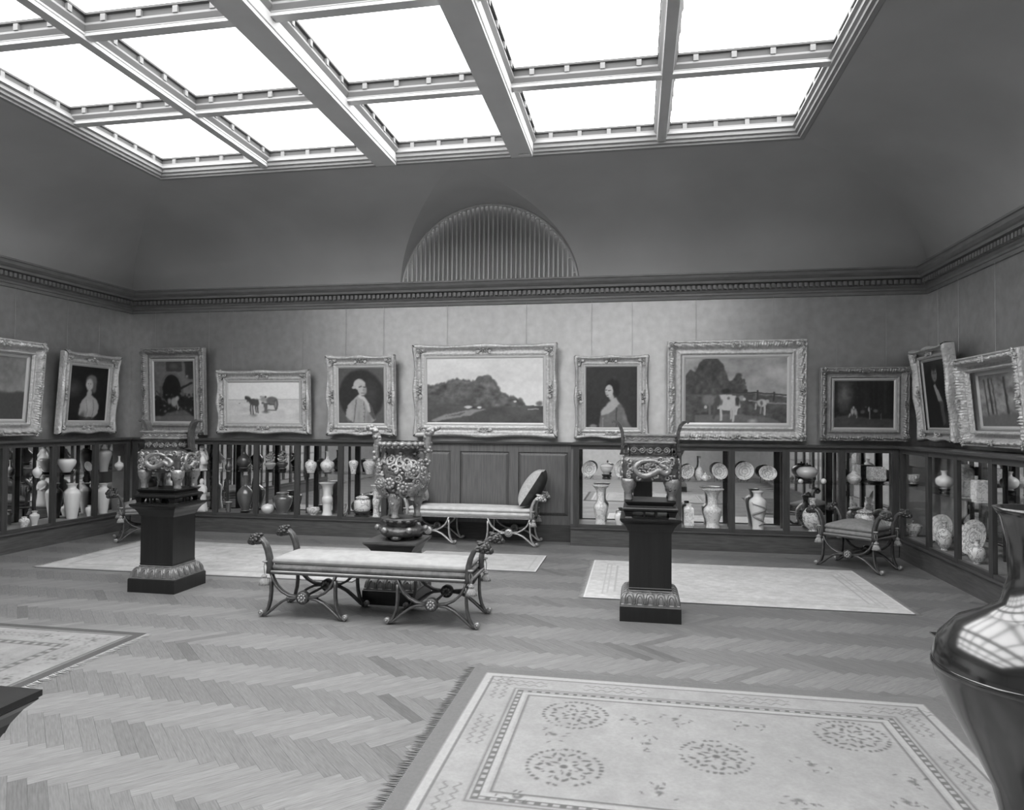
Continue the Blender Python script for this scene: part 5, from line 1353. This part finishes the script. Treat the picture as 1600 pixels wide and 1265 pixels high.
def plate(side, px, lvl, dia, m, label, tilt=0.32, turn=0.0, back=0.16, oval=1.0):
    loc = where(side, px, lvl, back)
    R = dia/2
    t = thing('plate', label, 'plate', (loc[0], loc[1], loc[2]+0.012), {'b': 0, 'l': PI/2, 'r': -PI/2}[side]+turn)
    pr = [(R*0.52, 0.0), (R*0.56, 0.008), (R*0.7, 0.012), (R*0.98, 0.028), (R, 0.032), (R*0.97, 0.033), (R*0.68, 0.019), (R*0.6, 0.013), (0, 0.012)]
    def stand_up(mb):       # disc axis z -> -y, leaning back by tilt
        c, s = math.cos(tilt), math.sin(tilt)
        mb.v = [(x, -z*c+(y*oval+R*oval)*s, (y*oval+R*oval)*c+z*s) for x, y, z in mb.v]; return mb
    obj('body', stand_up(MB().lathe(pr, 32)), MT[m], t, True)
    ring = MB(); 
    for rr, tr in ((0.84, 0.003), (0.6, 0.003), (0.3, 0.003)):
        ring.tube([(R*rr*math.cos(2*PI*k/28), R*rr*math.sin(2*PI*k/28), (0.0245 if rr > 0.7 else 0.0135)) for k in range(29)], tr, 4, up=(0, 0, 1))
    obj('painted_ring', stand_up(ring), MT['cobalt_l'] if 'cobalt_l' in MT else MT['cobalt'], t)
    st = MB()
    for sx in (-1, 1):
        st.tube([(sx*R*0.35, -0.035, -0.006), (sx*R*0.35, 0.0, -0.004), (sx*R*0.3, 0.05*R/0.1, R*0.9)], 0.004, 5)
    obj('plate_stand', st, MT['stand'], t)
    return t
def dragon(t, body, w, h, z0):
    mb = MB(); path = []
    for k in range(46):
        u = k/45; a = -PI/2+0.85*math.sin(u*11.0); zz = z0+h*(0.12+0.6*u)
        r = np.interp((zz-z0)/h, [z for r, z in PROF['baluster']][:9], [r for r, z in PROF['baluster']][:9])*w/2+0.001
        path.append((r*math.cos(a), r*math.sin(a), zz))
    mb.tube(path, [0.006+0.009*math.sin(PI*min(1, k/45+0.05)) for k in range(46)], 6)
    for k in range(6, 45, 7):
        p0 = path[k]; mb.ell(p0, (0.03, 0.008, 0.007), 6, 4)
    obj('painted_dragon', mb, MT['cobalt_l'] if 'cobalt_l' in MT else MT['cobalt'], body, True)
def handles(t, body, w, h, z0):
    for s in (-1, 1):
        obj('handle', MB().tube([(s*w*0.42, 0, z0+h*0.62), (s*w*0.62, 0, z0+h*0.7), (s*w*0.6, 0, z0+h*0.86), (s*w*0.36, 0, z0+h*0.88)], 0.006, 6), MT['bw3'], t, True)
def feet3(t, body, w, h, z0):
    for k in range(3):
        a = -PI/2+2*PI*k/3; obj('foot', MB().ell((0.3*w*math.cos(a), 0.3*w*math.sin(a), 0.012), (0.012, 0.012, 0.014), 8, 5), MT['bw4'], t, True)
def flowers(t, body, w, h, z0):
    r = random.Random(int(w*1000)+int(h*777)); mb = MB()
    for k in range(26):
        a = r.uniform(0, 2*PI); q = r.uniform(0, 0.06)
        mb.ell((q*math.cos(a), q*math.sin(a), z0+h+r.uniform(0.0, 0.13)), (0.018, 0.018, 0.013), 6, 4)
    for k in range(6):
        a = r.uniform(0, 2*PI); mb.tube([(0, 0, z0+h*0.8), (0.02*math.cos(a), 0.02*math.sin(a), z0+h+0.05), (0.05*math.cos(a), 0.05*math.sin(a), z0+h+0.1)], 0.004, 4)
    obj('jade_flowers', mb, MT['celadon'], t, True)
def spout(t, body, w, h, z0):
    obj('spout', MB().tube([(-w*0.42, 0, z0+h*0.35), (-w*0.68, 0, z0+h*0.6), (-w*0.78, 0, z0+h*0.85)], [0.009, 0.007, 0.005], 7), MT['bw3'], t, True)
    obj('handle', MB().tube([(w*0.42, 0, z0+h*0.3), (w*0.72, 0, z0+h*0.4), (w*0.72, 0, z0+h*0.75), (w*0.4, 0, z0+h*0.8)], 0.005, 6), MT['bw3'], t, True)
    lo = obj('lid', MB().lathe([(w*0.3, 0), (w*0.22, 0.012), (0.008, 0.018), (0.01, 0.026), (0.002, 0.032)], 16, (0, 0, z0+h)), MT['bw3'], t, True)
def finial(t, body, w, h, z0):
    mb = MB(); r = random.Random(2)
    for k in range(10):
        a = 2*PI*k/10; mb.ell((0.035*math.cos(a), 0.035*math.sin(a), z0+h+0.006), (0.016, 0.01, 0.012), 6, 4)
    mb.ell((0, 0, z0+h+0.02), (0.012, 0.012, 0.02), 8, 5)
    obj('carved_finial', mb, MT['stand'], t, True)

# back case, horse cart side
def statuette(px, lvl, label, seated, h):
    loc = where('b', px, lvl, 0.12)
    t = thing('figurine', label, 'figurine', loc)
    if seated:
        obj('throne', MB().square([(0.058, 0), (0.062, 0.01), (0.055, 0.02), (0.055, 0.075), (0.06, 0.085)]), MT['white'], t)
        obj('throne_back', MB().lathe([(0.085, 0.0), (0.085, 0.012), (0.0, 0.012)], 20, (0, 0, 0), 1, 1).v and MB().tube([(0.075*math.cos(PI*k/12), 0.04, 0.15+0.16*math.sin(PI*k/12)) for k in range(13)], 0.012, 6), MT['white'], t, True)
        pr = [(0.07, 0.0855), (0.082, 0.10), (0.075, 0.14), (0.05, 0.18), (0.048, 0.22), (0.052, 0.245), (0.035, 0.265), (0.016, 0.275)]
    else:
        pr = [(0.075, 0), (0.085, 0.006), (0.078, 0.05), (0.066, 0.12), (0.062, 0.2), (0.068, 0.26), (0.07, 0.31), (0.055, 0.345), (0.03, 0.362), (0.018, 0.37)]
        k = h/0.45; pr = [(r, z*k) for r, z in pr]
    obj('body', MB().lathe(pr, 20, (0, 0, 0), 1.2, 0.85), MT['white'], t, True)
    zt = pr[-1][1]
    hd = obj('head', MB().ell((0, -0.004, zt+0.028), (0.024, 0.026, 0.033), 12, 8), MT['white'], t, True)
    obj('hood', MB().ell((0, 0.008, zt+0.036), (0.032, 0.03, 0.042), 12, 8), MT['white'], hd, True)
    ar = MB()
    for s in (-1, 1):
        zs = pr[-3][1]-0.02
        if seated: ar.tube([(s*0.05, 0, zs), (s*0.085, -0.01, zs-0.05), (s*0.11, -0.03, zs-0.085)], [0.018, 0.016, 0.01], 8)
        else: ar.tube([(s*0.058, 0, zs), (s*0.07, -0.03, zs-0.06), (s*0.02, -0.06, zs-0.09)], [0.02, 0.02, 0.016], 8)
    obj('sleeve', ar, MT['white'], t, True)
    fo = MB()
    for k in range(7):
        a = -PI+PI*k/6; fo.tube([(0.055*math.cos(a), 0.042*math.sin(a), zt*0.55), (0.07*math.cos(a), 0.052*math.sin(a), zt*0.28), (0.08*math.cos(a), 0.06*math.sin(a), 0.01 if not seated else 0.1)], 0.006, 5)
    obj('robe_fold', fo, MT['white'], t, True)
statuette(314, 'u', 'white seated deity figurine on a throne on the glass shelf', True, 0.36)
statuette(314, 'l', 'white standing robed figurine at the bottom of the case', False, 0.46)
pot('b', 357, 'u', 'pear', 0.095, 0.17, 'dark', 'small dark pear shaped bottle beside the seated deity')
pot('b', 381, 'u', 'longneck', 0.20, 0.37, 'dark', 'dark bulbous long necked bottle on the glass shelf', stand=0.05)
pot('b', 357, 'l', 'cup', 0.09, 0.145, 'lustre', 'small dark flared beaker beside the white robed figurine', name='beaker', back=0.07)
pot('b', 383, 'l', 'ovoidneck', 0.225, 0.51, 'lustre', 'large lustrous dark bottle vase with a narrow neck', stand=0.03)
pot('b', 422, 'u', 'widejar', 0.15, 0.14, 'celadon', 'carved jade pot of stone flowers on a stand', name='flower_pot', cat='pot', stand=0.04, extra=flowers)
pot('b', 441, 'u', 'widejar', 0.15, 0.15, 'dark', 'black pot of dark flowers on a stand', name='flower_pot', cat='pot', stand=0.05, extra=flowers, back=0.1)
pot('b', 418, 'l', 'melon', 0.175, 0.135, 'white', 'plain white melon shaped bowl turned over', name='bowl', back=0.08)
pot('b', 441.5, 'l', 'widejar', 0.265, 0.285, 'lustre', 'broad dark lustrous jar with a pale lip', name='jar', back=0.15)
pot('b', 485.6, 'u', 'jar', 0.155, 0.175, 'bw', 'round white jar painted with a fine pattern', name='jar')
pot('b', 511.5, 'u', 'bottle', 0.185, 0.29, 'bw3', 'pale round bottle vase with a straight neck', stand=0.012)
pot('b', 489, 'l', 'lowbowl', 0.17, 0.095, 'bw2', 'small low patterned bowl near the tall beaker vase', name='bowl', back=0.09)
pot('b', 511, 'l', 'gu', 0.225, 0.435, 'white', 'tall plain white beaker vase with flaring mouth', back=0.11)
pot('b', 552, 'u', 'meiping', 0.125, 0.185, 'bw', 'small white meiping jar with painted sprays', back=0.1)
pot('b', 577, 'u', 'widejar', 0.17, 0.19, 'bw4', 'wide pale jar with dense scrolls behind the round censer', name='jar', back=0.1)
plate('b', 538.5, 'l', 0.16, 'bw', 'small plate with a painted ring by the lidded pot', turn=-0.8, back=0.1)
pot('b', 566, 'l', 'cyljar', 0.22, 0.24, 'bw2', 'lidded round pot with bold panels on a dark stand', name='covered_jar', cat='jar', stand=0.07, lid=True, back=0.14)
pot('b', 588, 'l', 'gu', 0.17, 0.42, 'bw', 'patterned beaker vase beside the lidded pot', back=0.08)
# back case, cow painting side
plate('b', 920, 'u', 0.20, 'bw3', 'round plate leaning at the panelled end of the case', turn=-0.35)
pot('b', 947.5, 'u', 'lowbowl', 0.15, 0.15, 'cream', 'small pale lidded bowl on a carved dark stand', name='bowl', stand=0.06, lid=True, back=0.12)
plate('b', 972, 'u', 0.22, 'bw3', 'round plate half hidden by the censer', turn=-0.35)
pot('b', 938.5, 'l', 'yenyen', 0.21, 0.485, 'bw3', 'tall pale baluster vase with flaring neck at the panelled end', back=0.11)
pot('b', 968, 'l', 'jar', 0.12, 0.17, 'white', 'small white jar peeping beside the censer pedestal', name='jar', back=0.08)
plate('b', 1074, 'u', 0.18, 'bw', 'plate painted with a bold spray beside the long necked bottle', turn=-0.5, back=0.15)
pot('b', 1093, 'u', 'longneck', 0.12, 0.28, 'bw3', 'pale long necked bottle between two plates', back=0.2)
pot('b', 1102, 'u', 'sphere', 0.08, 0.08, 'bw3', 'tiny round teapot with spout and handle', name='teapot', back=0.07, extra=spout)
plate('b', 1125, 'u', 0.205, 'bw3', 'deep rimmed plate propped beside the teapot', turn=0.35)
pot('b', 1076, 'l', 'square', 0.115, 0.285, 'bw3', 'small square sided vase with rounded shoulders', n=4, back=0.1)
pot('b', 1113.5, 'l', 'yenyen', 0.265, 0.47, 'bw3', 'large pale vase with wide trumpet mouth', back=0.1)
plate('b', 1163, 'u', 0.225, 'bw3', 'large shallow dish leaning above the dragon vase', turn=-0.4)
plate('b', 1200, 'u', 0.215, 'bw', 'oval dish with a double ring leaning at the strip', turn=0.15, oval=0.85)
pot('b', 1184, 'l', 'baluster', 0.205, 0.455, 'white', 'white baluster vase painted with a dark dragon', extra=dragon, back=0.11)
pot('b', 1261, 'u', 'melon', 0.235, 0.20, 'cream', 'pale melon shaped box on a dark carved stand', name='melon_box', cat='box', stand=0.05, extra=finial, back=0.12)
pot('b', 1251, 'u', 'sphere', 0.055, 0.05, 'white', 'tiny white round jar in front of the melon box', name='jar', back=0.045)
pot('b', 1287, 'u', 'sphere', 0.06, 0.06, 'white', 'tiny white globe by the perforated strip', name='jar', back=0.05)
pot('b', 1270, 'l', 'flask', 0.235, 0.385, 'bw2', 'round bodied white flask vase painted with sprays', sy=0.7, back=0.1)
pot('b', 1334, 'u', 'longneck', 0.16, 0.24, 'bw3', 'pale pear bottle with a slender neck beside the square pot', back=0.1)
pot('b', 1369, 'u', 'box', 0.165, 0.205, 'bw4', 'square white patterned planter on a dark stand', name='planter', n=4, stand=0.045, back=0.1)
pot('b', 1351, 'l', 'cyljar', 0.215, 0.235, 'bw2', 'wide patterned covered jar behind the velvet stool', name='covered_jar', cat='jar', lid=True, back=0.12)
plate('b', 1388, 'l', 0.25, 'bw3', 'large dish leaning in the case corner behind the stool', turn=0.5, back=0.2)
# case under the lady portrait
pot('l', 104, 'u', 'bowl', 0.215, 0.195, 'white', 'wide plain white bowl on a carved stand', name='bowl', stand=0.03, n=32, back=0.14)
pot('l', 58, 'u', 'bottle', 0.10, 0.20, 'white', 'small white gourd shaped bottle on the shelf edge', back=0.07)
pot('l', 162, 'u', 'meiping', 0.195, 0.30, 'celadon', 'tall grey green meiping vase', n=32, back=0.13)
plate('l', 137, 'u', 0.13, 'cream', 'pale saucer propped behind the grey green meiping', back=0.16)
pot('l', 186, 'u', 'bottle', 0.125, 0.19, 'white', 'small white bottle with stick neck in the corner bay', back=0.1)
pot('l', 112, 'l', 'shouldered', 0.20, 0.44, 'white', 'large plain white shouldered vase', n=28, back=0.139)
pot('l', 161, 'l', 'shouldered', 0.17, 0.40, 'white', 'white shouldered vase behind the half hidden stool', n=28, back=0.136)
pot('l', 140, 'l', 'jar', 0.11, 0.14, 'white', 'small squat white jar between two large vases', name='jar', back=0.08)
pot('l', 54, 'l', 'baluster', 0.105, 0.17, 'cream', 'small pale baluster vase by the case edge', back=0.06)
pot('l', 38, 'l', 'jar', 0.11, 0.12, 'bw', 'small patterned jar in the bay under the cut off picture', name='jar', back=0.06)
pot('l', 196, 'l', 'bowl', 0.19, 0.16, 'white', 'deep white bowl in the corner behind the stool', name='bowl', back=0.12)
# case under the gentleman portrait
pot('r', 1427, 'u', 'lowbowl', 0.14, 0.13, 'bw4', 'small footed incense bowl on the corner shelf', name='bowl', extra=handles, stand=0.03, back=0.12)
pot('r', 1427, 'l', 'lowbowl', 0.17, 0.11, 'bw2', 'low patterned tureen with a lid', name='tureen', lid=True, back=0.15)
pot('r', 1475.5, 'u', 'flask', 0.165, 0.23, 'white', 'white squat vase with wide neck on a dark stand', stand=0.05, back=0.1)
plate('r', 1466, 'l', 0.30, 'bw3', 'large round dish standing behind the round flask', turn=0.5, back=0.22)
pot('r', 1475, 'l', 'flask', 0.185, 0.285, 'bw2', 'round flask vase painted with a dark scroll', sy=0.8, back=0.08)
pot('r', 1508, 'u', 'square', 0.14, 0.325, 'bw3', 'tall six sided vase with panelled faces', n=6, back=0.12)
pot('r', 1532, 'u', 'box', 0.115, 0.20, 'bw3', 'square pale box on low feet', name='planter', n=4, back=0.09)
plate('r', 1515, 'l', 0.29, 'bw', 'tall oval charger painted all over', turn=0.45, back=0.2, oval=1.2)
pot('r', 1526, 'l', 'flask', 0.145, 0.22, 'bw2', 'small patterned bottle before the oval charger', back=0.06)
